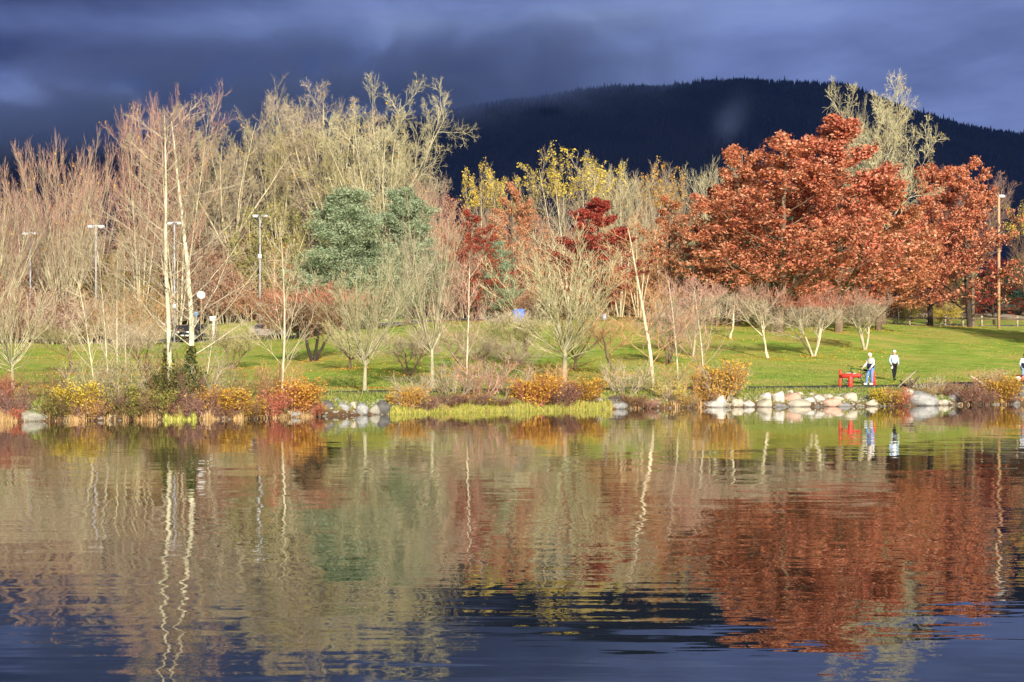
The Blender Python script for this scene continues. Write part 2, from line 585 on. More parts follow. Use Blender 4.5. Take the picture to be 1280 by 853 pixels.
L(nt, amp, scl.inputs['Scale'])
ad = N(nt, 'ShaderNodeVectorMath', operation='ADD')
L(nt, scl.outputs[0], ad.inputs[0])
ad.inputs[1].default_value = (0, 0, 1)
nn = N(nt, 'ShaderNodeVectorMath', operation='NORMALIZE')
L(nt, ad.outputs[0], nn.inputs[0])
L(nt, nn.outputs[0], b.inputs['Normal'])
b.inputs['Base Color'].default_value = (0.012, 0.014, 0.010, 1)
b.inputs['Roughness'].default_value = 0.0
b.inputs['IOR'].default_value = 1.38
M['water'] = m
wxs = np.linspace(-235, 235, 60)
wys = np.linspace(1.5, 125, 40)
tag(link('lake_water', grid_mesh('lake_water', wxs, wys, lambda X, Y: X * 0.0, [M['water']])), kind='structure')


# ------------------------------------------------------------------ paths and the road
def ribbon(name, centre, width, mat, lift=0.03, step=0.6, cross=4):
    pts = [Vector(p) for p in centre]
    P = []
    for a, c in zip(pts[:-1], pts[1:]):
        n = max(1, int((c - a).length / step))
        P += [a.lerp(c, i / n) for i in range(n)]
    P.append(pts[-1])
    P = np.array([(p.x, p.y) for p in P])
    for _ in range(12):
        P[1:-1] = (P[:-2] + P[1:-1] * 2 + P[2:]) / 4
    T = norm(np.gradient(P, axis=0))
    Nn = np.stack([-T[:, 1], T[:, 0]], -1)
    V = []
    for k in range(cross + 1):
        q = P + Nn * (k / cross - 0.5) * width
        z = zg(q[:, 0], q[:, 1]) + lift
        V.append(np.stack([q[:, 0], q[:, 1], z], -1))
    V = np.stack(V, 1)
    V = np.concatenate([V[:, :1] - np.array([0, 0, 0.15]), V, V[:, -1:] - np.array([0, 0, 0.15])], 1)
    n, c = V.shape[0], V.shape[1]
    i = np.arange(n - 1)[:, None] * c
    j = np.arange(c - 1)[None]
    F = np.stack([i + j, i + c + j, i + c + j + 1, i + j + 1], -1).reshape(-1, 4)
    return tag(link(name, make_mesh(name, [(V.reshape(-1, 3), F, 0, None)], [mat], True)), kind='structure')


M['asphalt'] = simple('path asphalt', (0.055, 0.06, 0.065), 0.9, 0.2, 0.3, 14.0)
M['road'] = simple('road asphalt', (0.11, 0.11, 0.12), 0.85, 0.2, 0.25, 5.0)
M['gravelly'] = simple('pale footpath', (0.34, 0.27, 0.20), 0.9, 0.2, 0.25, 4.0)
M['kerb'] = simple('kerb concrete', (0.22, 0.20, 0.15), 0.85, 0.2, 0.2, 5.0)


def shore_line(u0, u1, off, n=40):
    out_ = []
    for k in range(n + 1):
        u = u0 + (u1 - u0) * k / n
        d = float(shore(u)) + (off(u) if callable(off) else off)
        out_.append(((u - 640) / FPX * d, d, 0))
    return out_


ribbon('shore_path', shore_line(-700, 2000, 4.4, 60), 1.5, M['asphalt'], 0.035)
ribbon('parking_road', [((u - 640) / FPX * d, d, 0) for u, d in ((-400, 196), (-100, 192), (100, 189), (200, 188), (300, 187), (400, 188), (520, 196), (640, 208))], 6.0, M['road'], 0.05, 1.0)
ribbon('parking_kerb', [((u - 640) / FPX * d, d, 0) for u, d in ((-400, 201), (-100, 197), (100, 194), (200, 193), (300, 192), (400, 193), (520, 201), (640, 213))], 0.25, M['kerb'], 0.12, 1.0, 1)
ribbon('fence_road', [((u - 640) / FPX * d, d, 0) for u, d in ((1010, 186), (1100, 187), (1200, 189), (1330, 191), (1600, 196))], 3.0, M['road'], 0.05, 1.0)
ribbon('hillside_footpath', [((u - 640) / FPX * d, d, 0) for u, d in ((1120, 262), (1200, 246), (1240, 236), (1290, 222), (1380, 212), (1500, 208))], 3.0, M['gravelly'], 0.05, 1.0)

# ------------------------------------------------------------------ mountain, its forest and the unseen shade cloud above
m, nt, b = new_mat('mountain slope')
tcn = N(nt, 'ShaderNodeTexCoord')
na = noise(nt, tcn.outputs['Object'], 0.004, 6, 0.6).outputs[0]
L(nt, ramp(nt, na, [(0.35, (0.015, 0.02, 0.015)), (0.65, (0.03, 0.036, 0.03))]), b.inputs['Base Color'])
b.inputs['Roughness'].default_value = 1.0
b.inputs['Specular IOR Level'].default_value = 0.0
M['mountain'] = m
RU = np.array([-2500, -900, -300, 0, 150, 300, 420, 540, 620, 700, 780, 860, 930, 1000, 1060, 1130, 1200, 1280, 1500, 2000, 3500.])
RYp = np.array([150, 150, 178, 176, 168, 160, 152, 140, 132, 125, 115, 103, 96, 102, 106, 131, 153, 167, 215, 260, 330.])
DR = 3300.0


def mount_z(x, y):
    u = 640 + x / y * FPX
    zr = EYE + (YH - np.interp(u, RU, RYp)) * DR / FPX - 14.0
    t = np.clip((y - 2250) / (DR - 2250), 0, 1)
    s = np.sin(t * PI / 2) ** 1.25
    back = np.clip((y - DR) / 1500, 0, 1)
    rough = (np.sin(x * 0.006 + 1.2) * 18 + np.sin(x * 0.013 + y * 0.004) * 12 + np.sin(x * 0.029 + y * 0.011) * 6) * np.sin(t * PI) ** 1
    return 30 + (zr - 30) * s * (1 - back * 0.8) + rough


mxs = np.linspace(-3600, 3600, 241)
mys = np.concatenate([np.linspace(2200, 3400, 50), np.linspace(3430, 4900, 14)])
tag(link('mountain', grid_mesh('mountain', mxs, mys, mount_z, [M['mountain']])), kind='structure')

rng = np.random.default_rng(5)
nT = 30000
ty = 2300 + 1060 * np.sqrt(rng.random(nT))
tu = -250 + rng.random(nT) * 1800
tx = (tu - 640) / FPX * ty
# a denser line of firs along the ridge
n2_ = 2600
ty2 = DR + rng.normal(0, 22, n2_)
tu2 = -100 + rng.random(n2_) * 1500
tx = np.concatenate([tx, (tu2 - 640) / FPX * ty2])
ty = np.concatenate([ty, ty2])
nT += n2_
tz = mount_z(tx, ty)
hh = rng.uniform(5, 12, nT) * np.where(rng.random(nT) < 0.04, 1.5, 1.0)
rr = hh * rng.uniform(0.17, 0.27, nT)
a = np.arange(5) * 2 * PI / 5
ring = np.stack([np.cos(a), np.sin(a), np.zeros(5)], -1)
V = np.concatenate([ring[None] * rr[:, None, None] + np.stack([tx, ty, tz - 3], -1)[:, None, :],
                    np.stack([tx, ty, tz + hh], -1)[:, None, :]], 1)
bi = np.arange(nT)[:, None] * 6
F = np.stack([bi + np.arange(5), bi + (np.arange(5) + 1) % 5, bi + 5 + 0 * np.arange(5)], -1).reshape(-1, 3)
M['fir_forest'] = simple('far fir forest', (0.026, 0.032, 0.030), 1.0, 0.0, 0.4, 0.01)
tag(link('mountain_forest', make_mesh('mountain_forest', [(V.reshape(-1, 3), F, 0, None)], [M['fir_forest']])), kind='stuff')

# unseen rain cloud deck, placed and shaped to keep the sun off the mountain
m, nt, b = new_mat('rain cloud')  # surface of the unseen deck that shades the mountain
b.inputs['Base Color'].default_value = (0.75, 0.78, 0.85, 1)
b.inputs['Roughness'].default_value = 1.0
b.inputs['Specular IOR Level'].default_value = 0.0
cxs = np.linspace(-7000, 7000, 90)
cys = np.linspace(-500, 2350, 60)


def cloud_under(X, Y):
    w = np.sin(X * 0.0021 + 1) * np.sin(Y * 0.0033) * 45 + np.sin(X * 0.006 + Y * 0.004) * 20 + np.sin(X * 0.013 - Y * 0.009) * 9
    e = np.clip(np.minimum(Y + 500, 2350 - Y) / 260, 0, 1)
    return 1080 + w * 0.7 + (1 - e) ** 2 * 70


def cloud_top(X, Y):
    e = np.clip(np.minimum(Y + 500, 2350 - Y) / 260, 0, 1)
    return 1150 + 160 * np.sqrt(e) + np.sin(X * 0.004) * np.sin(Y * 0.005) * 50 * e


parts = []
for fz in (cloud_under, cloud_top):
    X, Y = np.meshgrid(cxs, cys)
    Xw = X + np.sin(Y * 0.01 + X * 0.002) * 40
    Yw = Y + np.sin(X * 0.004) * 90 + np.sin(X * 0.011) * 40
    V = np.stack([Xw, Yw, fz(X, Y)], -1).reshape(-1, 3)
    i = np.arange(len(cys) - 1)[:, None] * len(cxs)
    j = np.arange(len(cxs) - 1)[None]
    parts.append((V, np.stack([i + j, i + j + 1, i + len(cxs) + j + 1, i + len(cxs) + j], -1).reshape(-1, 4), 0, None))
tag(link('cloud_bank', make_mesh('cloud_bank', parts, [m], True)), kind='stuff')



def box_volume(name, x0, x1, y0, y1, z0, z1, setup):
    V = [(x, y, z) for x in (x0, x1) for y in (y0, y1) for z in (z0, z1)]
    me = make_mesh(name, [(np.array(V, float), np.array([(0, 1, 3, 2), (4, 6, 7, 5), (0, 4, 5, 1), (2, 3, 7, 6), (0, 2, 6, 4), (1, 5, 7, 3)]), 0, None)], [])
    m = bpy.data.materials.new(name)
    m.use_nodes = True
    nt = m.node_tree
    nt.nodes.clear()
    o_ = N(nt, 'ShaderNodeOutputMaterial')
    v = N(nt, 'ShaderNodeVolumePrincipled')
    setup(nt, v)
    L(nt, v.outputs[0], o_.inputs['Volume'])
    me.materials.append(m)
    return tag(link(name, me), kind='stuff')


def haze_setup(nt, v):
    v.inputs['Color'].default_value = (0.10, 0.24, 1.0, 1)
    v.inputs['Density'].default_value = 2.6e-5
    v.inputs['Anisotropy'].default_value = 0.0


box_volume('haze', -5000, 5000, -600, 5200, -11, 900, haze_setup)


def mist_setup(nt, v):
    geo = N(nt, 'ShaderNodeNewGeometry')
    P = geo.outputs['Position']
    sp = N(nt, 'ShaderNodeSeparateXYZ')
    L(nt, P, sp.inputs[0])
    X, Z = sp.outputs[0], sp.outputs[2]
    n = noise(nt, mapping(nt, P, (0.0065, 0.0022, 0.012)), 1.0, 5, 0.6, 0.8).outputs[0]
    # the mist belt climbs to the right with the ridge and thins out past the summit
    mid = math_node(nt, 'MULTIPLY_ADD', math_node(nt, 'ADD', X, 900.0), 0.115, 392.0)
    t = math_node(nt, 'DIVIDE', math_node(nt, 'SUBTRACT', Z, mid), 62.0)
    belt = math_node(nt, 'EXPONENT', math_node(nt, 'MULTIPLY', math_node(nt, 'MULTIPLY', t, t), -1.0))
    right = math_node(nt, 'MULTIPLY_ADD', X, -0.0016, 0.55, clamp=True)
    f = math_node(nt, 'MULTIPLY_ADD', n, 5.0, -1.9, clamp=True)
    # one stray wisp on the slope below the summit
    wx = bump1(math_node(nt, 'MULTIPLY_ADD', Z, -0.35, X), 208.0, 20.0, 1.0, nt)
    wz = bump1(Z, 380.0, 40.0, 0.28, nt)
    n_w = math_node(nt, 'MULTIPLY', math_node(nt, 'MULTIPLY', wx, wz), f)
    d = math_node(nt, 'MULTIPLY', math_node(nt, 'MULTIPLY', belt, right), f)
    d = math_node(nt, 'MULTIPLY', math_node(nt, 'ADD', d, n_w), 0.015)
    L(nt, d, v.inputs['Density'])
    v.inputs['Color'].default_value = (0.50, 0.66, 1.0, 1)


box_volume('mountain_mist', -1500, 620, 2700, 3300, 300, 720, mist_setup)

# ------------------------------------------------------------------ tree growing
def stems(rng, H, r0, n=1, spread=0.0, base_r=0.0, nseg=8, wob=0.03, up=0.0, rtip=0.02, z0=0.0, lenj=0.15, tip_out=0.0):
    az = rng.random() * 6.28 + np.arange(n) * 2 * PI / max(n, 1) + rng.normal(0, 0.3, n)
    an = spread * rng.uniform(0.35, 1.0, n) if n > 1 else np.array([spread])
    d = np.stack([np.sin(an) * np.cos(az), np.sin(an) * np.sin(az), np.cos(an)], -1)
    p = np.stack([np.cos(az) * base_r, np.sin(az) * base_r, np.full(n, z0)], -1)
    ln = H * rng.uniform(1 - lenj, 1, n)
    pts = [p.copy()]
    for s in range(nseg):
        d = norm(d + rng.normal(0, wob, (n, 3)) + np.array([0, 0, up]) / nseg)
        p = p + d * (ln / nseg)[:, None]
        pts.append(p.copy())
    pts = np.stack(pts, 1)
    tt = np.linspace(0, 1, nseg + 1)
    rad = (r0 if n == 1 else r0 * rng.uniform(0.7, 1, (n, 1))) * (1 - tt)[None] ** 0.8 + rtip
    return pts, np.broadcast_to(rad, (n, nseg + 1)).copy()


def spawn(rng, par, k, t0=0.2, t1=1.0, ang=0.7, angj=0.15, l0=0.6, l1=0.2, nseg=4, up=0.4, jit=0.08, rr=0.6, rmin=0.01, rtip=0.006, flat=0.0, lcap=None):
    pts, rad = par
    B, n, _ = pts.shape
    n -= 1
    t = t0 + (t1 - t0) * (np.arange(k)[None] + rng.random((B, k))) / k
    f = np.minimum(t * n, n - 1e-4)
    i = f.astype(int)
    w = (f - i)[..., None]
    bi = np.arange(B)[:, None]
    p = pts[bi, i] * (1 - w) + pts[bi, i + 1] * w
    T = norm(pts[bi, i + 1] - pts[bi, i])
    r = rad[bi, i] * (1 - w[..., 0]) + rad[bi, i + 1] * w[..., 0]
    plen = np.linalg.norm(np.diff(pts, axis=1), axis=-1).sum(1)[:, None]
    ln = plen * (l0 + (l1 - l0) * (t - t0) / max(t1 - t0, 1e-6)) * rng.uniform(0.7, 1.25, (B, k))
    if lcap:
        ln = np.minimum(ln, lcap)
    phi = np.arange(k)[None] * 2.4 + rng.random((B, 1)) * 6.28 + rng.normal(0, 0.4, (B, k))
    ref = np.where(np.abs(T[..., 2:3]) > 0.95, np.array([1.0, 0, 0]), np.array([0, 0, 1.0]))
    U = norm(np.cross(T, ref))
    W = np.cross(T, U)
    a = (ang + rng.normal(0, angj, (B, k)))[..., None]
    d = np.cos(a) * T + np.sin(a) * (np.cos(phi)[..., None] * U + np.sin(phi)[..., None] * W)
    if flat:
        d[..., 2] *= (1 - flat)
        d = norm(d)
    p = p.reshape(-1, 3)
    d = d.reshape(-1, 3)
    ln = ln.reshape(-1)
    r = np.maximum(r.reshape(-1) * rr, rmin)
    out_ = [p.copy()]
    for s in range(nseg):
        d = norm(d + rng.normal(0, jit, d.shape) + np.array([0, 0, up / nseg]))
        p = p + d * (ln / nseg)[:, None]
        out_.append(p.copy())
    pts2 = np.stack(out_, 1)
    tt = np.linspace(0, 1, nseg + 1)[None]
    rad2 = r[:, None] * (1 - tt) + np.minimum(rtip, r)[:, None] * tt
    return pts2, rad2


def leaves_on(rng, par, per, size, spread, t0=0.3, keep=1.0, flat=0.0, aspect=0.6, sel=None):
    """leaf quads round the outer part of each twig -> V, F, rnd"""
    pts, rad = par
    B, n, _ = pts.shape
    mask = rng.random(B) < keep
    if sel is not None:
        mask &= sel(pts[:, -1])
    pts = pts[mask]
    B = len(pts)
    if B == 0:
        return np.zeros((0, 3)), np.zeros((0, 4), int), np.zeros(0)
    t = t0 + (1 - t0) * rng.random((B, per))
    f = np.minimum(t * (n - 1), n - 1 - 1e-4)
    i = f.astype(int)
    w = (f - i)[..., None]
    bi = np.arange(B)[:, None]
    c = pts[bi, i] * (1 - w) + pts[bi, i + 1] * w
    c = c + rng.normal(0, spread, c.shape) * np.array([1, 1, 0.7])
    clump = np.repeat(rng.random(B), per)
    c = c.reshape(-1, 3)
    K = len(c)
    nrm = norm(rng.normal(0, 1, (K, 3)) + np.array([0, -0.2, 0.5 + flat * 2]))
    u = norm(np.cross(nrm, rng.normal(0, 1, (K, 3))))
    v = np.cross(nrm, u)
    s = size * rng.uniform(0.6, 1.3, K)[:, None]
    fold = nrm * s * 0.25
    V = np.stack([c - u * s, c - v * s * aspect + fold, c + u * s, c + v * s * aspect + fold], 1)
    F = np.arange(K * 4).reshape(K, 4)
    rnd = np.clip(0.55 * rng.random(K) + 0.45 * clump, 0, 1)
    return V.reshape(-1, 3), F, rnd


PROTO = {}


class Proto:
    """a kind of tree: trunk mesh and crown mesh in metres, base at the origin"""
    def __init__(self, kind, trunk_parts, crown_parts, mats_t, mats_c, extra=None):
        allv = np.concatenate([p[0] for p in trunk_parts + crown_parts])
        self.h = float(np.percentile(allv[:, 2], 99.7))
        self.cx = float((np.percentile(allv[:, 0], 2) + np.percentile(allv[:, 0], 98)) / 2)
        self.w = float(max(np.percentile(allv[:, 0], 98.5) - np.percentile(allv[:, 0], 1.5), np.percentile(allv[:, 1], 98.5) - np.percentile(allv[:, 1], 1.5)))
        self.trunk = make_mesh(kind + ' trunk', trunk_parts, mats_t, True)
        self.crown = make_mesh(kind + ' crown', crown_parts, mats_c) if crown_parts else None
        self.used = False


def tb(par, sides, m=0):
    V, F = tubes(par[0], par[1], sides)
    return (V, F, m, None)


def place_tree(name, proto, px, d=None, base=None, top=None, w=None, label=None, cat='tree', group=None, mats_t=None, mats_c=None, rz=None, lean=0.0, sink=0.1, leany=0.0):
    p = PROTO[proto] if isinstance(proto, str) else proto
    pos = hit(px, base) if base is not None else on(px, d)
    d = pos.y
    H = ztop(top, d) - pos.z
    W = w * d / FPX
    root = empty(name, (pos.x, pos.y, pos.z - sink))
    sx = W / p.w
    root.scale = (sx, sx, H / p.h)
    if rz is None:
        rz = rnd.random() * 6.28
    root.rotation_euler = (leany, lean, 0)
    tag(root, label, cat, group)
    for nm, me, mt in (('trunk', p.trunk, mats_t), ('crown', p.crown, mats_c)):
        if me is None:
            continue
        o = link(nm, me, root)
        o.rotation_euler = (0, 0, rz)
        if mt:
            for sl, mm in zip(o.material_slots, mt):
                sl.link = 'OBJECT'
                sl.material = M[mm]
    return root


rnd = random.Random(11)


def proto_vase(seed, n=13, spread=0.85):
    """short bole, many upright limbs fanning out, fine upright twigs"""
    g = np.random.default_rng(seed)
    bole = stems(g, 2.0, 0.06, 1, 0.0, nseg=3, rtip=0.055)
    top = bole[0][0, -1]
    st = stems(g, 6.2, 0.030, n, spread, nseg=8, wob=0.035, up=0.85, rtip=0.007, lenj=0.35)
    st = (st[0] + np.array([top[0], top[1], 1.6]) + np.array([0, 0, 1]) * g.uniform(-0.3, 0.3, (n, 1, 1)), st[1])
    b1 = spawn(g, st, 8, 0.10, 0.95, 0.45, 0.12, 0.46, 0.18, 5, 0.75, 0.06, 0.55, 0.009, 0.005)
    b2 = spawn(g, b1, 6, 0.15, 1.0, 0.42, 0.15, 0.55, 0.30, 3, 0.4, 0.08, 0.6, 0.0065, 0.004)
    b3 = spawn(g, b2, 3, 0.2, 1.0, 0.45, 0.2, 0.55, 0.4, 2, 0.3, 0.1, 0.7, 0.005, 0.003)
    low = spawn(g, bole, 7, 0.65, 1.0, 1.1, 0.2, 1.3, 0.9, 5, 0.25, 0.1, 0.3, 0.014, 0.006)
    l2 = spawn(g, low, 10, 0.2, 1.0, 0.6, 0.2, 0.45, 0.25, 3, 0.4, 0.1, 0.6, 0.007, 0.004)
    return Proto('vase', [tb(bole, 9), tb(st, 5)], [tb(b1, 3, 0), tb(low, 4, 0), tb(b2, 3, 1), tb(b3, 3, 1), tb(l2, 3, 1)], [M['bark_green']], [M['twig_cream'], M['twig_cream']])


def proto_broom(seed):
    """tall many-stemmed tree, stems straight and upright, red twig tips"""
    g = np.random.default_rng(seed)
    bole = stems(g, 2.5, 0.15, 2, 0.12, 0.15, nseg=3, rtip=0.12, wob=0.01)
    st = stems(g, 17.0, 0.075, 30, 0.60, 0.25, nseg=9, wob=0.025, up=0.45, rtip=0.010, z0=1.2, lenj=0.14)
    b1 = spawn(g, st, 11, 0.22, 0.99, 0.42, 0.14, 0.22, 0.15, 5, 0.5, 0.07, 0.5, 0.014, 0.009)
    b2 = spawn(g, b1, 6, 0.15, 1.0, 0.45, 0.16, 0.5, 0.4, 3, 0.4, 0.07, 0.6, 0.011, 0.008)
    b3 = spawn(g, b2, 4, 0.3, 1.0, 0.4, 0.2, 0.6, 0.45, 2, 0.3, 0.08, 0.7, 0.010, 0.007)
    lf = leaves_on(g, b2, 3, 0.13, 0.15, 0.6, 0.03)
    hi = b3[0][:, -1, 2] > 11.0
    pick = lambda p, m_: (p[0][m_], p[1][m_])
    return Proto('broom', [tb(bole, 8), tb(st, 5)], [tb(b1, 3, 0), tb(b2, 3, 0), tb(pick(b3, ~hi), 3, 0), tb(pick(b3, hi), 3, 1), (lf[0], lf[1], 2, lf[2])], [M['bark_green']], [M['twig_beige'], M['twig_pink'], M['leaf_gold']])


def proto_alder(seed, H=13.0, r=0.085, k=30, wide=0.32, dense=1, ang=0.95):
    """slender straight trunk, side branches rising at an angle"""
    g = np.random.default_rng(seed)
    tr = stems(g, H, r, 1, 0.0, nseg=12, wob=0.02, up=0.1, rtip=0.010)
    b1 = spawn(g, tr, k, 0.16, 0.98, ang, 0.18, wide, 0.10, 7, 0.55, 0.07, 0.30, 0.012, 0.006)
    b2 = spawn(g, b1, 10 if dense else 8, 0.12, 1.0, 0.62, 0.16, 0.42, 0.22, 4, 0.35, 0.09, 0.55, 0.008, 0.005)
    b3 = spawn(g, b2, 5, 0.2, 1.0, 0.6, 0.2, 0.5, 0.35, 2, 0.2, 0.1, 0.6, 0.006, 0.004)
    return Proto('alder', [tb(tr, 9)], [tb(b1, 4, 0), tb(b2, 3, 1), tb(b3, 3, 1)], [M['bark_cream']], [M['bark_cream'], M['twig_beige']])


def proto_cotton(seed, wide=0.55):
    """big old bare tree: forked trunk, heavy crooked limbs, round crown of fine twigs"""
    g = np.random.default_rng(seed)
    bole = stems(g, 8.5, 0.15, 1, 0.0, nseg=4, rtip=0.24, wob=0.01)
    tr = stems(g, 14.5, 0.12, 8, 0.80, nseg=9, wob=0.07, up=0.55, rtip=0.025, lenj=0.15)
    tr = (tr[0] + bole[0][0, -1] * np.array([1, 1, 0]) + np.array([0, 0, 1]) * g.uniform(5.5, 8.3, (8, 1, 1)), tr[1])
    b1 = spawn(g, tr, 9, 0.12, 0.99, 0.75, 0.2, 0.32, 0.24, 7, 0.4, 0.12, 0.40, 0.026, 0.011)
    b2 = spawn(g, b1, 8, 0.15, 1.0, 0.7, 0.2, 0.5, 0.28, 4, 0.3, 0.13, 0.5, 0.015, 0.009)
    b3 = spawn(g, b2, 5, 0.15, 1.0, 0.65, 0.2, 0.55, 0.38, 3, 0.15, 0.14, 0.6, 0.013, 0.008)
    b4 = spawn(g, b3, 4, 0.3, 1.0, 0.6, 0.2, 0.65, 0.5, 2, 0.1, 0.14, 0.7, 0.010, 0.007)
    lf = leaves_on(g, b4, 2, 0.12, 0.1, 0.5, 0.008)
    return Proto('cottonwood', [tb(bole, 8), tb(tr, 7)], [tb(b1, 5, 0), tb(b2, 3, 1), tb(b3, 3, 1), tb(b4, 3, 1), (lf[0], lf[1], 2, lf[2])], [M['bark_pale']], [M['bark_pale'], M['twig_beige'], M['leaf_gold']])


def proto_poplar(seed, leafy=0.0):
    """tall ascending tree of straight limbs; leafy > 0 leaves the last leaves at the top"""
    g = np.random.default_rng(seed)
    tr = stems(g, 20.0, 0.11, 6, 0.28, 0.3, nseg=10, wob=0.025, up=0.3, rtip=0.016, lenj=0.12)
    b1 = spawn(g, tr, 13, 0.25, 0.99, 0.60, 0.16, 0.26, 0.17, 6, 0.5, 0.08, 0.42, 0.020, 0.010)
    b2 = spawn(g, b1, 8, 0.12, 1.0, 0.55, 0.18, 0.5, 0.34, 4, 0.45, 0.08, 0.55, 0.014, 0.009)
    b3 = spawn(g, b2, 6, 0.15, 1.0, 0.5, 0.18, 0.5, 0.35, 2, 0.3, 0.1, 0.6, 0.011, 0.008)
    parts = [tb(b1, 4, 0), tb(b2, 3, 1), tb(b3, 3, 1)]
    if leafy:
        lf = leaves_on(g, b3, 4, 0.14, 0.16, 0.2, leafy, sel=lambda e: (e[:, 2] > 15.9) & (np.sin(e[:, 0] * 1.3) + np.sin(e[:, 1] * 1.1) > -0.4))
    else:
        lf = leaves_on(g, b3, 2, 0.13, 0.1, 0.5, 0.010)
    parts.append((lf[0], lf[1], 2, lf[2]))
    return Proto('poplar', [tb(tr, 7)], parts, [M['bark_pale']], [M['bark_pale'], M['twig_beige'], M['leaf_yellow']])


def proto_cherry(seed, n=3):
    """small tree forking low into crooked limbs, a flat rounded top of fine pink twigs"""
    g = np.random.default_rng(seed)
    st = stems(g, 2.7, 0.045, n, 0.5, 0.03, nseg=6, wob=0.08, up=0.3, rtip=0.022, lenj=0.15)
    b1 = spawn(g, st, 7, 0.42, 1.0, 0.7, 0.15, 0.62, 0.5, 5, 0.35, 0.10, 0.6, 0.015, 0.007)
    b2 = spawn(g, b1, 7, 0.25, 1.0, 0.6, 0.18, 0.6, 0.4, 3, 0.4, 0.11, 0.6, 0.008, 0.005)
    b3 = spawn(g, b2, 6, 0.2, 1.0, 0.6, 0.2, 0.6, 0.45, 3, 0.4, 0.12, 0.6, 0.006, 0.004)
    b4 = spawn(g, b3, 3, 0.3, 1.0, 0.5, 0.2, 0.6, 0.5, 2, 0.3, 0.1, 0.7, 0.005, 0.004)
    hi = b4[0][:, -1, 2] > 3.1
    hi3 = b3[0][:, -1, 2] > 3.3
    pick = lambda p, m_: (p[0][m_], p[1][m_])
    return Proto('cherry', [tb(st, 7)], [tb(b1, 4, 0), tb(b2, 3, 1), tb(pick(b3, ~hi3), 3, 1), tb(pick(b3, hi3), 3, 2), tb(pick(b4, ~hi), 3, 1), tb(pick(b4, hi), 3, 2)], [M['bark_pale']], [M['bark_pale'], M['twig_beige'], M['twig_pink']])


def proto_brush(seed, leafy=0.25, n=16, spread=0.55):
    """thicket of upright whippy stems from the ground"""
    g = np.random.default_rng(seed)
    st = stems(g, 6.5, 0.030, n, spread, 0.7, nseg=7, wob=0.04, up=0.4, rtip=0.010, lenj=0.4)
    b1 = spawn(g, st, 12, 0.08, 0.98, 0.55, 0.15, 0.34, 0.16, 4, 0.5, 0.08, 0.5, 0.012, 0.008)
    b2 = spawn(g, b1, 6, 0.1, 1.0, 0.55, 0.2, 0.55, 0.35, 3, 0.3, 0.1, 0.6, 0.010, 0.007)
    b3 = spawn(g, b2, 4, 0.2, 1.0, 0.55, 0.2, 0.6, 0.45, 2, 0.2, 0.1, 0.7, 0.009, 0.006)
    lf = leaves_on(g, b3, 3, 0.075, 0.12, 0.2, leafy)
    return Proto('brush', [tb(st, 4)], [tb(b1, 3, 0), tb(b2, 3, 0), tb(b3, 3, 1), (lf[0], lf[1], 2, lf[2])], [M['bark_pale']], [M['twig_beige'], M['twig_pink'], M['leaf_orange']])


def proto_oak(seed, dense=1.0, H=14.0, leaf=0.092, bare=0.0, flat=0.5, t0=0.08):
    """oak holding its dead leaves: leaders, level limbs, leaf clumps in layers"""
    g = np.random.default_rng(seed)
    tr = stems(g, H, 0.17, 1, 0.0, nseg=10, wob=0.03, up=0.2, rtip=0.03)
    l1 = spawn(g, tr, 26, t0, 0.97, 1.1, 0.18, 0.46, 0.10, 7, 0.45, 0.08, 0.42, 0.035, 0.015)
    l2 = spawn(g, l1, 9, 0.15, 1.0, 0.75, 0.2, 0.42, 0.20, 4, 0.25, 0.1, 0.55, 0.016, 0.009, flat=flat)
    l3 = spawn(g, l2, 5, 0.15, 1.0, 0.7, 0.2, 0.5, 0.35, 3, 0.12, 0.12, 0.6, 0.010, 0.007, flat=flat * 0.6)
    lf = leaves_on(g, l3, int(22 * dense), leaf, 0.14, 0.1, 0.88 if not bare else 1 - bare)
    parts = [tb(l2, 3, 0), tb(l3, 3, 0), (lf[0], lf[1], 1, lf[2])]
    return Proto('oak', [tb(tr, 9), tb(l1, 5)], parts, [M['bark_brown']], [M['bark_brown'], M['leaf_rust']])


def proto_pine(seed, dense=1.0):
    g = np.random.default_rng(seed)
    tr = stems(g, 11.0, 0.14, 1, 0.0, nseg=8, wob=0.01, rtip=0.02)
    l1 = spawn(g, tr, 52, 0.05, 0.98, 1.1, 0.2, 0.36, 0.09, 5, 0.6, 0.08, 0.4, 0.02, 0.012)
    l2 = spawn(g, l1, 9, 0.15, 1.0, 0.75, 0.15, 0.40, 0.24, 3, 0.3, 0.08, 0.5, 0.012, 0.008)
    l3 = spawn(g, l2, 4, 0.2, 1.0, 0.7, 0.15, 0.5, 0.4, 2, 0.3, 0.1, 0.6, 0.010, 0.006)
    lf = leaves_on(g, l3, int(26 * dense), 0.09, 0.16, 0.0, 1.0, aspect=0.25)
    return Proto('pine', [tb(tr, 8)], [tb(l1, 4, 0), tb(l2, 3, 0), (lf[0], lf[1], 1, lf[2])], [M['bark_brown']], [M['bark_brown'], M['needle']])


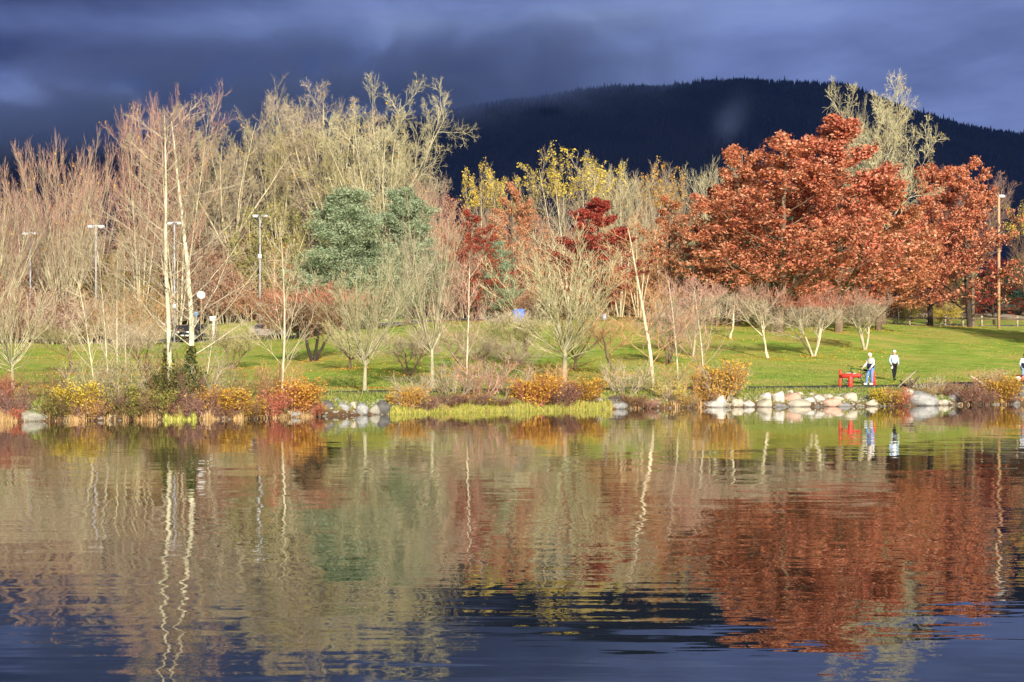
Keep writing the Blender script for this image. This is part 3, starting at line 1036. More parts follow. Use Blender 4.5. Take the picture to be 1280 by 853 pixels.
def proto_shrub(seed, n=34, spread=0.8, leaf=0.05, per=3, keep=0.8, H=1.6):
    """waterside shrub: many arching stems, twigs, last leaves"""
    g = np.random.default_rng(seed)
    st = stems(g, H, 0.013, n, spread, 0.30, nseg=5, wob=0.08, up=0.3, rtip=0.005, lenj=0.45)
    b1 = spawn(g, st, 8, 0.1, 1.0, 0.6, 0.2, 0.5, 0.28, 3, 0.35, 0.12, 0.6, 0.007, 0.004)
    b2 = spawn(g, b1, 4, 0.1, 1.0, 0.6, 0.2, 0.6, 0.4, 2, 0.2, 0.14, 0.7, 0.005, 0.003)
    lf = leaves_on(g, b2, per, leaf, 0.06, 0.0, keep, sel=lambda e: np.sin(e[:, 0] * 4.1 + seed) + np.sin(e[:, 1] * 3.7) + e[:, 2] * 0.6 > 0.1)
    lf2 = leaves_on(g, b1, 3, leaf, 0.08, 0.0, 0.5 * min(1, keep * 1.6))
    return Proto('shrub', [tb(st, 4)], [tb(b1, 3, 0), tb(b2, 3, 0), (lf[0], lf[1], 1, lf[2]), (lf2[0], lf2[1], 2, lf2[2])], [M['twig_brown']], [M['twig_brown'], M['leaf_gold'], M['leaf_ivy']])


for i in range(3):
    PROTO['vase%d' % i] = proto_vase(100 + i)
for i in range(2):
    PROTO['broom%d' % i] = proto_broom(110 + i)
    PROTO['alder%d' % i] = proto_alder(120 + i)
    PROTO['thin%d' % i] = proto_alder(130 + i, H=7.0, r=0.036, k=18, wide=0.46, dense=0, ang=0.8)
    PROTO['poplar%d' % i] = proto_poplar(150 + i)
    PROTO['ypoplar%d' % i] = proto_poplar(160 + i, 0.55)
for i in range(3):
    PROTO['cotton%d' % i] = proto_cotton(140 + i)
    PROTO['cherry%d' % i] = proto_cherry(170 + i, (3, 1, 4)[i])
    PROTO['brush%d' % i] = proto_brush(180 + i, (0.12, 0.45, 0.9)[i])
    PROTO['shrub%d' % i] = proto_shrub(200 + i, keep=(0.8, 0.95, 0.45)[i], per=(3, 5, 2)[i])
PROTO['whips'] = proto_shrub(209, n=16, spread=0.7, leaf=0.04, per=1, keep=0.12)
PROTO['oak0'] = proto_oak(190, 1.0)
PROTO['oak1'] = proto_oak(191, 1.1)
PROTO['oak2'] = proto_oak(192, 0.7, bare=0.35)
PROTO['pine0'] = proto_pine(195)
PROTO['pine1'] = proto_pine(196, 0.8)
print('protos', {k: (round(v.h, 1), round(v.w, 1), len(v.crown.polygons)) for k, v in PROTO.items()})

# ================================================================== trees
T = place_tree
BARE = ['bark_pale']
# --- young trees on the lawn and along the bank, left to right
T('bare_tree', 'vase0', 16, base=488, top=318, w=120, label='pale vase shaped bare tree at the far left end of the bank', mats_c=['twig_cream', 'twig_beige'])
T('ivy_clad_alder', 'alder0', 213, d=71.8, top=128, w=175, lean=-0.055, label='tall cream trunked alder with ivy at its foot, left of the matching pair', group='pair of tall cream alders at the waterside')
T('ivy_clad_alder', 'alder1', 236, d=72.6, top=118, w=185, lean=0.035, label='tall cream trunked alder with ivy at its foot, right of the matching pair', group='pair of tall cream alders at the waterside')
for px, top, w, ln, lab in ((137, 250, 66, -0.06, 'thin bare alder sapling, left of the close trio behind the olive shrubs'),
                            (148, 300, 50, -0.03, 'thin bare alder sapling, middle of the close trio behind the olive shrubs'),
                            (160, 290, 56, -0.05, 'thin bare alder sapling, right of the close trio behind the olive shrubs'),
                            (120, 330, 60, -0.12, 'thin bare sapling leaning left over the yellow waterside shrub'),
                            (256, 372, 44, 0.10, 'short bare sapling leaning right beside the pair of tall alders')):
    T('alder_sapling', 'thin%d' % (px % 2), px, d=float(shore(px)) + 2.6, top=top, w=w, lean=ln, label=lab, group='thin saplings on the left bank', mats_c=['twig_cream', 'twig_beige'])
T('slender_alder', 'thin1', 352, d=74.6, top=278, w=110, lean=-0.01, label='slender bare alder with wide side branches above the orange shrub', mats_c=['twig_cream', 'twig_beige'])
T('bare_tree', 'vase1', 456, base=489.5, top=298, w=145, label='low forked bare tree with pale bole standing alone by the lakeside path', mats_c=['twig_olive', 'twig_cream'])
T('bare_tree', 'vase2', 541, base=486, top=246, w=116, label='upright bare tree with reddish top behind the shore, right of the lone vase shaped tree', mats_c=['twig_cream', 'twig_beige'])
T('slender_alder', 'thin0', 583, d=86.6, top=318, w=84, lean=0.02, label='slender pink twigged alder rising from the mauve waterside shrubs', mats_c=['twig_beige', 'twig_pink'])
T('bare_tree', 'vase0', 705, base=478, top=280, w=170, label='broad many limbed bare tree behind the red and yellow waterside shrub', mats_c=['twig_olive', 'twig_cream'], rz=1.0)
T('bare_tree', 'cherry2', 651, base=457, top=380, w=140, label='low spreading dark stemmed tree below the blue board', mats_t=['bark_brown'], mats_c=['twig_brown', 'twig_olive', 'twig_beige'])
T('bare_tree', 'vase1', 719, base=463, top=385, w=120, label='small bare tree behind the broad many limbed tree, dark at its fork', mats_t=['bark_brown'], mats_c=['twig_brown', 'twig_olive'])
T('bare_tree', 'vase2', 437, base=462, top=392, w=90, label='small dark forked tree on the lawn behind the lone vase shaped tree', mats_t=['bark_brown'], mats_c=['twig_beige', 'twig_olive'])
T('bare_tree', 'cherry0', 392, base=452, top=352, w=150, label='wide dark red twigged tree low on the slope left of the green crest', mats_t=['bark_dark'], mats_c=['twig_brown', 'twig_brown', 'twig_red'])
T('leaning_birch', 'alder1', 818, d=91.5, top=262, w=120, lean=-0.085, label='white trunked birch with orange tan twigs leaning left over the brown shrubs', mats_t=['bark_pale'], mats_c=['twig_orange', 'twig_orange'])
T('leaning_birch', 'thin0', 848, d=92.0, top=335, w=80, lean=-0.04, label='thin pale birch leaning left, next to the bright yellow shrub', mats_c=['twig_beige', 'twig_pink'])
T('leaning_birch', 'thin1', 881, d=92.6, top=345, w=90, lean=-0.14, label='thin birch with pink twigs, leaning hardest, behind the white shore boulder', mats_c=['twig_beige', 'twig_pink'])
for i, (px, base, top, w, mc, lab) in enumerate((
        (866, 446, 345, 108, ['bark_pale', 'twig_beige', 'twig_pink'], 'round topped pink twigged cherry, leftmost of the row on the lawn'),
        (961, 449, 352, 92, ['bark_pale', 'twig_beige', 'twig_pink'], 'round topped cherry with one pale trunk under the great rust oaks'),
        (1017, 446, 355, 108, ['bark_pale', 'twig_beige', 'twig_red'], 'wide cherry of several leaning pale stems, middle of the row'),
        (1081, 438, 360, 96, ['bark_pale', 'twig_beige', 'twig_pink'], 'round pink twigged cherry just above the two walkers'),
        (912, 424, 348, 80, ['bark_brown', 'twig_beige', 'twig_pink'], 'cherry in the shade left of the great rust oaks'))):
    T('cherry_tree', 'cherry%d' % (i % 3), px, base=base, top=top, w=w, label=lab, mats_c=mc, group='small round cherries in a row on the lawn')

low = [(92, 468, 398, 120, 1, 'twig_olive', 'low airy olive tree on the left lawn under the reddish dome tree'),
       (178, 466, 392, 120, 2, 'twig_beige', 'low airy beige tree on the lawn left of the tall alders'),
       (290, 462, 402, 90, 0, 'twig_olive', 'low airy olive tree on the slope below the parking road'),
       (588, 462, 396, 120, 1, 'twig_olive', 'low airy olive tree left of the blue board'),
       (618, 474, 412, 110, 2, 'twig_beige', 'low airy beige tree on the lawn behind the brown shore shrub'),
       (512, 470, 404, 96, 2, 'twig_beige', 'low airy beige tree left of the upright bare tree'),
       (772, 468, 388, 110, 1, 'twig_orange', 'low airy tan tree left of the leaning white birch'),
       (836, 456, 380, 96, 0, 'twig_beige', 'low airy beige tree behind the leaning birches')]
for px, base, top, w, k, tw, lab in low:
    T('bare_tree', 'cherry%d' % k, px, base=base, top=top, w=w, label=lab, mats_t=['bark_brown'], mats_c=['twig_brown', tw, tw], group='low airy trees scattered on the lawn')
# --- rust leaved oaks
OK_ = 'rust leaved oaks'
T('oak_tree', 'oak0', 974, d=146, top=164, w=240, label='huge rust red oak, left of the three that make one mass', group=OK_, mats_c=['bark_brown', 'leaf_rust'])
T('oak_tree', 'oak1', 1048, d=150, top=146, w=195, label='tallest rust red oak, in front of the pale bare tree', group=OK_, mats_c=['bark_brown', 'leaf_rust'])
T('oak_tree', 'oak1', 1098, d=160, top=218, w=150, label='lower copper oak behind the pink cherries and the walkers', group=OK_, mats_c=['bark_brown', 'leaf_orange'])
T('oak_tree', 'oak1', 1163, d=181, top=205, w=125, label='copper oak with shade painted into its dark trunk beside the rail fence, left of two', group=OK_, mats_t=['bark_dark'], mats_c=['bark_dark', 'leaf_rust'])  # dark bark stands in for the shade on trunk and limbs
T('oak_tree', 'oak2', 1212, d=181, top=196, w=128, label='thin crowned rust oak with bare top and trunk coloured dark as in shade beside the rail fence', group=OK_, mats_t=['bark_dark'], mats_c=['bark_dark', 'leaf_rust'])  # shade put into the bark colour here too
T('oak_tree', 'oak2', 1243, d=200, top=318, w=70, label='low dark red oak behind the fence under the park lamp', group=OK_, mats_t=['bark_dark'], mats_c=['bark_dark', 'leaf_crimson'])
T('oak_tree', 'oak1', 902, d=158, top=230, w=70, label='small crimson oak tucked left of the huge rust oak', group=OK_, mats_c=['bark_brown', 'leaf_crimson'])
T('oak_tree', 'oak1', 748, d=158, top=248, w=104, label='crimson oak behind the broad many limbed bare tree', group=OK_, mats_c=['bark_brown', 'leaf_crimson'])
T('oak_tree', 'oak2', 590, d=162, top=262, w=84, label='crimson oak right of the blue green pines', group=OK_, mats_c=['bark_brown', 'leaf_crimson'])
T('oak_tree', 'oak2', 642, d=185, top=228, w=84, label='salmon leaved tree below the yellow crowned poplar', group=OK_, mats_c=['bark_pale', 'leaf_salmon'])
T('oak_tree', 'oak2', 838, d=168, top=244, w=100, label='orange brown tree left of the small crimson oak', group=OK_, mats_c=['bark_brown', 'leaf_orange'])
T('oak_tree', 'oak0', 1395, d=150, top=190, w=150, label='rust oak just outside the right edge whose shade crosses the lawn', group=OK_)
T('oak_tree', 'oak1', 1470, d=140, top=170, w=150, label='second rust oak beyond the right edge, shading the picnic lawn', group=OK_)

T('oak_tree', 'oak1', 922, d=152, top=182, w=124, label='rust red oak forming the left shoulder of the great mass', group=OK_, mats_c=['bark_brown', 'leaf_rust'])
# --- pines
PG = 'blue green pines in the middle of the wood'
T('pine_tree', 'pine0', 430, d=156, top=236, w=124, label='large blue green pine with dark gaps low on its left side', group=PG)
T('pine_tree', 'pine0', 508, d=165, top=236, w=104, label='grey green pine right of the largest pine', group=PG)
T('pine_tree', 'pine1', 470, d=158, top=300, w=92, label='shorter pine filling the gap between two taller ones', group=PG)
T('pine_tree', 'pine0', 392, d=163, top=322, w=48, label='small dark pine beside the dark red spreading tree', group=PG, mats_c=['bark_brown', 'needle_dark'])
T('pine_tree', 'pine0', 618, d=172, top=300, w=60, label='small green pine between the crimson oak and the salmon tree', group=PG)
T('pine_tree', 'pine1', 905, d=170, top=262, w=60, label='green pine showing in gaps left of the huge rust oak', group=PG)
T('pine_tree', 'pine0', 985, d=163, top=235, w=90, label='green pine glimpsed through the rust oaks', group=PG)
T('pine_tree', 'pine1', 868, d=182, top=300, w=60, label='green pine behind the orange brown tree', group=PG)
T('pine_tree', 'pine1', 1278, d=235, top=322, w=70, label='dark fir behind the fence at the right edge', group=PG, mats_c=['bark_brown', 'needle_dark'])
T('pine_tree', 'pine0', 1238, d=250, top=338, w=60, label='dark fir behind the low dark red oak', group=PG, mats_c=['bark_brown', 'needle_dark'])
T('pine_tree', 'pine0', 1330, d=230, top=300, w=80, label='dark fir beyond the right edge', group=PG, mats_c=['bark_brown', 'needle_dark'])

# --- tall bare trees of the wood: (kind, column, distance, top row, width, twig colours, label)
TG = 'tall bare trees of the park wood'
tall = [
    ('broom0', 80, 186, 168, 104, ['twig_beige', 'twig_pink', 'leaf_gold'], 'broom shaped tree with a dome of reddish twig tips on the left'),
    ('broom1', -12, 180, 225, 120, ['twig_beige', 'twig_mauve', 'leaf_gold'], 'mauve broom shaped tree cut by the left edge'),
    ('poplar0', 176, 205, 112, 84, ['bark_pale', 'twig_pink', 'leaf_gold'], 'tall pink twigged poplar with spiky top, left of the alders'),
    ('poplar1', 222, 208, 112, 96, ['bark_pale', 'twig_pink', 'leaf_gold'], 'tall pink twigged poplar whose spikes rise over the alders'),
    ('cotton0', 290, 214, 122, 112, ['bark_pale', 'twig_beige', 'leaf_gold'], 'round topped beige cottonwood right of the alders'),
    ('cotton1', 345, 218, 120, 92, ['bark_pale', 'twig_olive', 'leaf_gold'], 'narrow olive beige cottonwood with a few gold leaves at its tip'),
    ('poplar1', 375, 222, 112, 84, ['bark_pale', 'twig_beige', 'leaf_gold'], 'beige poplar between two cottonwoods with dusty gold top'),
    ('cotton2', 412, 216, 108, 108, ['bark_pale', 'twig_beige', 'leaf_gold'], 'beige cottonwood left of the tallest one'),
    ('cotton0', 482, 206, 92, 124, ['bark_cream', 'twig_cream', 'leaf_gold'], 'tallest cottonwood, pale twigs curling out over the dark mountain'),
    ('cotton2', 452, 212, 150, 100, ['bark_pale', 'twig_olive', 'leaf_gold'], 'olive cottonwood filling in left below the tallest one'),
    ('cotton1', 520, 214, 178, 76, ['bark_pale', 'twig_beige', 'leaf_gold'], 'small cottonwood low on the right flank of the tallest one'),
    ('poplar0', 545, 200, 222, 60, ['bark_pale', 'twig_pink', 'leaf_gold'], 'short pink poplar right of the pines'),
    ('ypoplar0', 603, 204, 202, 62, ['bark_pale', 'twig_beige', 'leaf_yellow'], 'grey beige poplar with a yellow tuft, left of the yellow crowned one'),
    ('ypoplar1', 652, 208, 214, 58, ['bark_pale', 'twig_beige', 'leaf_yellow'], 'yellow crowned poplar behind the salmon tree'),
    ('ypoplar0', 716, 200, 183, 92, ['bark_pale', 'twig_beige', 'leaf_yellow'], 'tallest yellow topped poplar over the crimson oak'),
    ('ypoplar1', 750, 210, 202, 60, ['bark_pale', 'twig_beige', 'leaf_yellow'], 'slighter yellow topped poplar against the tallest yellow one'),
    ('poplar0', 775, 203, 198, 80, ['bark_cream', 'twig_cream', 'leaf_gold'], 'pale bare poplar right of the yellow topped pair'),
    ('poplar1', 798, 206, 208, 74, ['bark_cream', 'twig_beige', 'leaf_gold'], 'beige bare poplar left of the gold tufted poplar'),
    ('ypoplar0', 828, 208, 204, 68, ['bark_pale', 'twig_beige', 'leaf_gold'], 'poplar with a gold tuft over the orange brown tree'),
    ('poplar1', 858, 210, 210, 70, ['bark_pale', 'twig_beige', 'leaf_gold'], 'grey beige poplar between gold tuft and rust oaks'),
    ('poplar0', 890, 204, 196, 76, ['bark_cream', 'twig_cream', 'leaf_gold'], 'pale poplar against the left side of the rust oaks'),
    ('cotton2', 1104, 178, 98, 108, ['bark_cream', 'twig_cream', 'leaf_gold'], 'pale bare cottonwood rising behind the rust oaks against the mountain'),
    ('poplar0', 1062, 184, 126, 44, ['bark_cream', 'twig_cream', 'leaf_gold'], 'pale poplar mostly hidden, left of the taller bare one behind the oaks'),
    ('cotton2', 1216, 190, 208, 78, ['bark_pale', 'twig_mauve', 'leaf_gold'], 'grey bare top showing over the thin crowned rust oak'),
    ('ypoplar1', 1288, 196, 252, 60, ['bark_brown', 'twig_brown', 'leaf_yellow'], 'dark twigged poplar with yellow leaves at the right edge'),
    ('poplar0', 118, 214, 205, 80, ['bark_pale', 'twig_mauve', 'leaf_gold'], 'mauve poplar behind the red tipped broom tree'),
    ('poplar1', 30, 216, 232, 80, ['bark_pale', 'twig_mauve', 'leaf_gold'], 'mauve poplar behind the far left of the wood'),
    ('cotton0', 255, 226, 165, 84, ['bark_pale', 'twig_olive', 'leaf_gold'], 'olive cottonwood between the alders and the beige one'),
]
for pr, px, d, top, w, mc, lab in tall:
    w *= 1.25 if pr.startswith('cot') else 1.12
    T('cottonwood_tree' if pr.startswith('cot') else 'poplar_tree' if 'pop' in pr else 'broom_tree', pr, px, d=d, top=top, w=w, label=lab, group=TG, mats_c=mc, mats_t=['bark_brown'] if px > 1050 else None)
T('olive_tree_crown', 'brush1', 338, d=212, top=258, w=95, label='olive yellow leafy thicket tree behind the tallest parking lamp', mats_c=['twig_olive', 'twig_olive', 'leaf_olive'])
bpy.data.objects['olive_tree_crown'].name = 'thicket_tree'

# --- thickets between lawn and wood
rs = random.Random(3)
near_of = [(0, 'the left edge'), (45, 'the leftmost parking lamp'), (120, 'the second parking lamp'), (215, 'the tall alders'), (255, 'the round white dish'), (325, 'the tallest parking lamp'),
           (400, 'the dark red spreading tree'), (470, 'the blue green pines'), (545, 'the upright bare tree'), (590, 'the left crimson oak'), (650, 'the blue board'), (715, 'the broad many limbed bare tree'),
           (800, 'the leaning white birch'), (870, 'the leftmost cherry'), (905, 'the huge rust oak')]


def tone(px):
    if px < 60:
        return ['twig_mauve', 'twig_pink', 'leaf_brown'], 'mauve'
    if px < 110:
        return ['twig_beige', 'twig_mauve', 'leaf_brown'], 'dusty beige'
    if px < 210:
        return ['twig_orange', 'twig_orange', 'leaf_olive'], 'tan and olive'
    if px < 262:
        return ['twig_beige', 'twig_pink', 'leaf_brown'], 'pinkish beige'
    if px < 300:
        return ['twig_pink', 'twig_pink', 'leaf_brown'], 'pink'
    if px < 350:
        return ['twig_orange', 'twig_pink', 'leaf_orange'], 'orange pink'
    if px < 400:
        return ['twig_olive', 'twig_red', 'leaf_orange'], 'olive and red'
    if px < 530:
        return ['twig_beige', 'twig_olive', 'leaf_olive'], 'olive beige'
    if px < 565:
        return ['twig_pink', 'twig_orange', 'leaf_salmon'], 'peach'
    if px < 645:
        return ['twig_pink', 'twig_pink', 'leaf_salmon'], 'salmon pink'
    if px < 700:
        return ['twig_orange', 'twig_pink', 'leaf_salmon'], 'peach tan'
    if px < 770:
        return ['twig_orange', 'twig_pink', 'leaf_salmon'], 'orange pink'
    if px < 870:
        return ['twig_orange', 'twig_orange', 'leaf_orange'], 'tan orange'
    return ['twig_olive', 'twig_beige', 'leaf_olive'], 'olive'


used_l = set()


def tlabel(base):
    if base not in used_l:
        used_l.add(base)
        return base
    base = base.replace(' of middle height', ' mid sized').replace(' in the back row', '')
    if base not in used_l:
        used_l.add(base)
        return base
    for extra in ('further back', 'with a ragged top', 'half hidden', 'clear of others', 'thinner than the others', 'deepest in the row', 'wide spreading', 'on the far side', 'leaning', 'barely showing'):
        if base + ', ' + extra not in used_l:
            used_l.add(base + ', ' + extra)
            return base + ', ' + extra
    return base


def side_of(px):
    c = min(near_of, key=lambda t: abs(t[0] - px))
    s = 'left of ' if px < c[0] - 8 else 'right of ' if px > c[0] + 8 else 'behind '
    return s + c[1]


rows = [(dict(d=(170, 182), top=(338, 362), w=(58, 80), step=29, name='low'), -20, 700, (0, 2)),
        (dict(d=(209, 214), top=(292, 330), w=(66, 92), step=27, name='waist high'), -30, 920, (0, 1)),
        (dict(d=(216, 234), top=(250, 292), w=(72, 100), step=33, name='tall'), -30, 940, (0, 1))]
for ri, (c, u0, u1, kinds) in enumerate(rows):
    px = u0
    while px < u1:
        if ri == 0 and (215 < px < 345 or 445 < px < 620):      # the road and the green crest stay open here
            px += 20
            continue
        d = rs.uniform(*c['d'])
        top = rs.uniform(*c['top'])
        if ri == 0 and px > 380:
            top += 20
        mc, tn = tone(px + rs.uniform(-12, 12))
        k = rs.choice((0, 0, 1, 2)) if ri else rs.choice((0, 0, 2))
        hgt = ('low %s thicket ' , 'mid sized %s thicket ', 'tall %s back row thicket ')[ri] % tn
        T('thicket', 'brush%d' % k, px, d=d, top=top, w=rs.uniform(*c['w']), label=tlabel(hgt + side_of(px)), cat='thicket', group='twiggy thickets between lawn and wood', mats_c=mc)
        px += c['step'] * rs.uniform(0.8, 1.2)
# behind the fence on the right
for i, (px, d, top, w, mc, lab) in enumerate((
        (1130, 196, 372, 44, ['twig_beige', 'twig_olive', 'leaf_yellow'], 'low yellow leaved thicket behind the left end of the rail fence'),
        (1182, 198, 376, 40, ['twig_beige', 'twig_olive', 'leaf_yellow'], 'low yellow leaved thicket between the two oak trunks coloured dark as in shade'),
        (1092, 192, 350, 70, ['twig_brown', 'twig_brown', 'leaf_crimson'], 'dark red thicket behind the last pink cherry'),
        (1245, 262, 350, 60, ['twig_olive', 'twig_olive', 'leaf_olive'], 'olive thicket on the hillside under the low dark red oak'),
        (1000, 188, 340, 90, ['twig_brown', 'twig_red', 'leaf_crimson'], 'dark red thicket under the great rust oaks'),
        (1045, 190, 335, 90, ['twig_brown', 'twig_red', 'leaf_crimson'], 'dark red thicket behind the widest cherry'),
        (950, 186, 345, 90, ['twig_olive', 'twig_beige', 'leaf_olive'], 'olive thicket under the huge rust oak'),
        (1150, 240, 340, 90, ['twig_brown', 'twig_brown', 'leaf_brown'], 'brown thicket far behind the fence'),
        (1200, 268, 330, 90, ['twig_olive', 'twig_brown', 'leaf_olive'], 'olive brown thicket on the hillside behind the oaks'))):
    T('thicket', 'brush%d' % (1 + i % 2), px, d=d, top=top, w=w, label=lab, cat='thicket', group='twiggy thickets right of the lawn', mats_c=mc)

# --- ivy on the feet of the two tall alders (a part of each)
rg = np.random.default_rng(77)
for k, al in enumerate([o for o in bpy.data.objects if o.name.startswith('ivy_clad_alder')]):
    n = 1300
    zz = rg.random(n) ** 1.2 * 2.5
    aa = rg.random(n) * 6.28
    rr_ = (0.08 + 0.38 * rg.random(n) ** 1.5) * (1.12 - zz / 3.6)
    cpts = np.stack([np.cos(aa) * rr_, np.sin(aa) * rr_, zz], -1)
    nr = norm(rg.normal(0, 1, (n, 3)))
    u = norm(np.cross(nr, rg.normal(0, 1, (n, 3))))
    v = np.cross(nr, u)
    s = 0.07 * rg.uniform(0.6, 1.3, (n, 1))
    V = np.stack([cpts - u * s, cpts - v * s * .7, cpts + u * s, cpts + v * s * .7], 1).reshape(-1, 3)
    sc_ = al.scale
    V = V / np.array([sc_[0], sc_[1], sc_[2]])
    link('ivy', make_mesh('ivy', [(V, np.arange(n * 4).reshape(n, 4), 0, rg.random(n))], [M['leaf_ivy']]), al)

# ================================================================== waterside shrubs
SG = 'shrubs along the waterline'
shr = [
    # px, off, top, width, proto, leaf, twig, label
    (-8, 1.5, 455, 60, 2, 'leaf_brown', 'twig_red', 'rusty red shrub at the left edge of the shore'),
    (14, 1.2, 470, 46, 2, 'leaf_brown', 'twig_mauve', 'mauve brown shrub under the leftmost pale tree'),
    (20, 0.6, 500, 22, 1, 'leaf_rust', 'twig_red', 'small dark red shrub beside the mossy left boulder'),
    (72, 1.0, 478, 46, 0, 'leaf_olive', 'twig_brown', 'olive shrub at the left side of the bright yellow one'),
    (92, 1.3, 468, 56, 1, 'leaf_yellow', 'twig_brown', 'bright yellow shrub on the left shore'),
    (112, 0.8, 486, 48, 0, 'leaf_gold', 'twig_mauve', 'gold and mauve shrub right of the bright yellow one'),
    (142, 1.4, 474, 60, 0, 'leaf_olive', 'twig_mauve', 'olive shrub at the feet of the thin sapling trio'),
    (168, 0.9, 480, 56, 0, 'leaf_olive', 'twig_brown', 'olive and gold shrub between the saplings and the tall alders'),
    (192, 1.2, 472, 58, 1, 'leaf_olive', 'twig_brown', 'olive shrub left of the ivy clad alder feet'),
    (208, 2.0, 448, 44, 1, 'leaf_ivy', 'twig_brown', 'dark green shrub climbing round the left tall alder'),
    (236, 1.8, 452, 44, 1, 'leaf_ivy', 'twig_mauve', 'dark green shrub climbing round the right tall alder'),
    (226, 0.8, 486, 52, 0, 'leaf_brown', 'twig_mauve', 'purple brown shrub in front of the two alder feet'),
    (258, 1.2, 474, 56, 2, 'leaf_gold', 'twig_mauve', 'thin mauve shrub right of the alders with few gold leaves'),
    (284, 1.2, 474, 58, 1, 'leaf_gold', 'twig_brown', 'golden shrub left of the slender alder'),
    (278, 0.6, 494, 44, 0, 'leaf_brown', 'twig_mauve', 'low purple shrub in front of the golden one'),
    (312, 0.8, 486, 48, 0, 'leaf_gold', 'twig_brown', 'gold shrub at the corner of the open green slope'),
    (338, 1.0, 478, 42, 0, 'leaf_rust', 'twig_red', 'rust red shrub under the slender alder'),
    (366, 1.4, 464, 62, 1, 'leaf_gold', 'twig_red', 'tall orange shrub just left of the rock row'),
    (388, 0.8, 488, 40, 0, 'leaf_orange', 'twig_red', 'orange brown shrub touching the first grey rock'),
    (508, 1.3, 474, 48, 1, 'leaf_gold', 'twig_beige', 'yellow shrub at the right end of the grey rock row'),
    (532, 1.1, 484, 46, 2, 'leaf_brown', 'twig_mauve', 'mauve shrub between the yellow shrub and the upright bare tree'),
    (560, 1.6, 482, 56, 2, 'leaf_brown', 'twig_mauve', 'mauve brown shrub behind the sedge, below the slender pink alder'),
    (592, 1.6, 478, 62, 2, 'leaf_gold', 'twig_mauve', 'pale mauve shrub with a few gold leaves, left of the red and yellow one'),
    (620, 1.4, 486, 50, 2, 'leaf_brown', 'twig_brown', 'brown shrub just left of the red and yellow one'),
    (668, 1.4, 458, 62, 1, 'leaf_gold', 'twig_red', 'large red stemmed shrub with yellow top in the middle of the shore'),
    (696, 1.2, 466, 62, 0, 'leaf_brown', 'twig_mauve', 'rust shrub, right half of the large middle clump'),
    (730, 1.6, 462, 46, 1, 'leaf_gold', 'twig_brown', 'golden shrub at the right of the large middle clump'),
    (786, 1.2, 482, 50, 2, 'leaf_brown', 'twig_brown', 'bare brown shrub at the foot of the leaning white birch'),
    (806, 0.8, 488, 44, 2, 'leaf_brown', 'twig_pink', 'pinkish brown shrub right of the birch foot'),
    (838, 1.6, 466, 44, 0, 'leaf_yellow', 'twig_beige', 'thin yellow shrub between the leaning birches'),
    (856, 1.0, 480, 40, 0, 'leaf_gold', 'twig_beige', 'gold shrub left of the bright orange yellow one'),
    (902, 1.8, 440, 62, 1, 'leaf_gold', 'twig_beige', 'bright orange yellow shrub above the white boulder'),
    (886, 1.2, 474, 40, 0, 'leaf_gold', 'twig_brown', 'low gold shrub beside the white boulder'),
    (1107, 0.9, 476, 38, 1, 'leaf_yellow', 'twig_brown', 'low yellow shrub at the right end of the pale rocks'),
    (1122, 1.0, 474, 40, 0, 'leaf_rust', 'twig_red', 'rust pink shrub left of the driftwood roots'),
    (1150, 2.2, 474, 46, 2, 'leaf_gold', 'twig_beige', 'thin straw coloured shrub behind the great grey boulder'),
    (1184, 2.2, 470, 40, 2, 'leaf_gold', 'twig_beige', 'thin straw coloured shrub right of the great grey boulder'),
    (1208, 1.0, 464, 50, 0, 'leaf_brown', 'twig_mauve', 'rust shrub around the leaning driftwood stick'),
    (1226, 0.8, 476, 44, 0, 'leaf_brown', 'twig_mauve', 'purple brown shrub over the mossy right boulder'),
    (1250, 1.2, 460, 50, 1, 'leaf_gold', 'twig_brown', 'orange shrub in front of the picnic table'),
    (1262, 0.7, 482, 30, 0, 'leaf_orange', 'twig_brown', 'low orange shrub beside the black rock at the right edge'),
    (1245, 3.0, 452, 34, 2, 'leaf_brown', 'twig_cream', 'tuft of tall bare cream stems behind the orange shrub'),
]
for px, off, top, w, k, lf, tw, lab in shr:
    o = T('waterside_shrub', 'shrub%d' % k, px, d=float(shore(px)) + max(0.2, off - 0.75), top=top + (5 if px < 400 else 7), w=w * 1.0, label=lab, cat='shrub', group=SG, mats_t=[tw], mats_c=[tw, lf, 'leaf_ivy' if lf in ('leaf_olive', 'leaf_ivy') else 'leaf_brown' if k != 1 else lf])
    for ch in o.children:
        ch.name = 'stem' if ch.name.startswith('trunk') else 'foliage'

tang = [(58, 452, 70, 'twig_brown'), (104, 448, 80, 'twig_beige'), (128, 436, 80, 'twig_olive'), (158, 440, 84, 'twig_beige'), (184, 432, 84, 'twig_olive'), (206, 426, 70, 'twig_brown'), (250, 440, 80, 'twig_beige'), (275, 448, 76, 'twig_olive'),
        (322, 452, 70, 'twig_brown'), (350, 446, 64, 'twig_orange'), (520, 462, 70, 'twig_beige'), (565, 446, 80, 'twig_beige'), (600, 440, 90, 'twig_pink'), (632, 448, 80, 'twig_beige'), (690, 448, 70, 'twig_orange'), (780, 446, 76, 'twig_beige'), (824, 450, 80, 'twig_olive'), (860, 446, 70, 'twig_orange'), (1160, 466, 60, 'twig_beige'), (1236, 456, 50, 'twig_orange')]
tone_word = {'twig_brown': 'brown', 'twig_beige': 'beige', 'twig_olive': 'olive', 'twig_orange': 'orange tan', 'twig_pink': 'pink'}
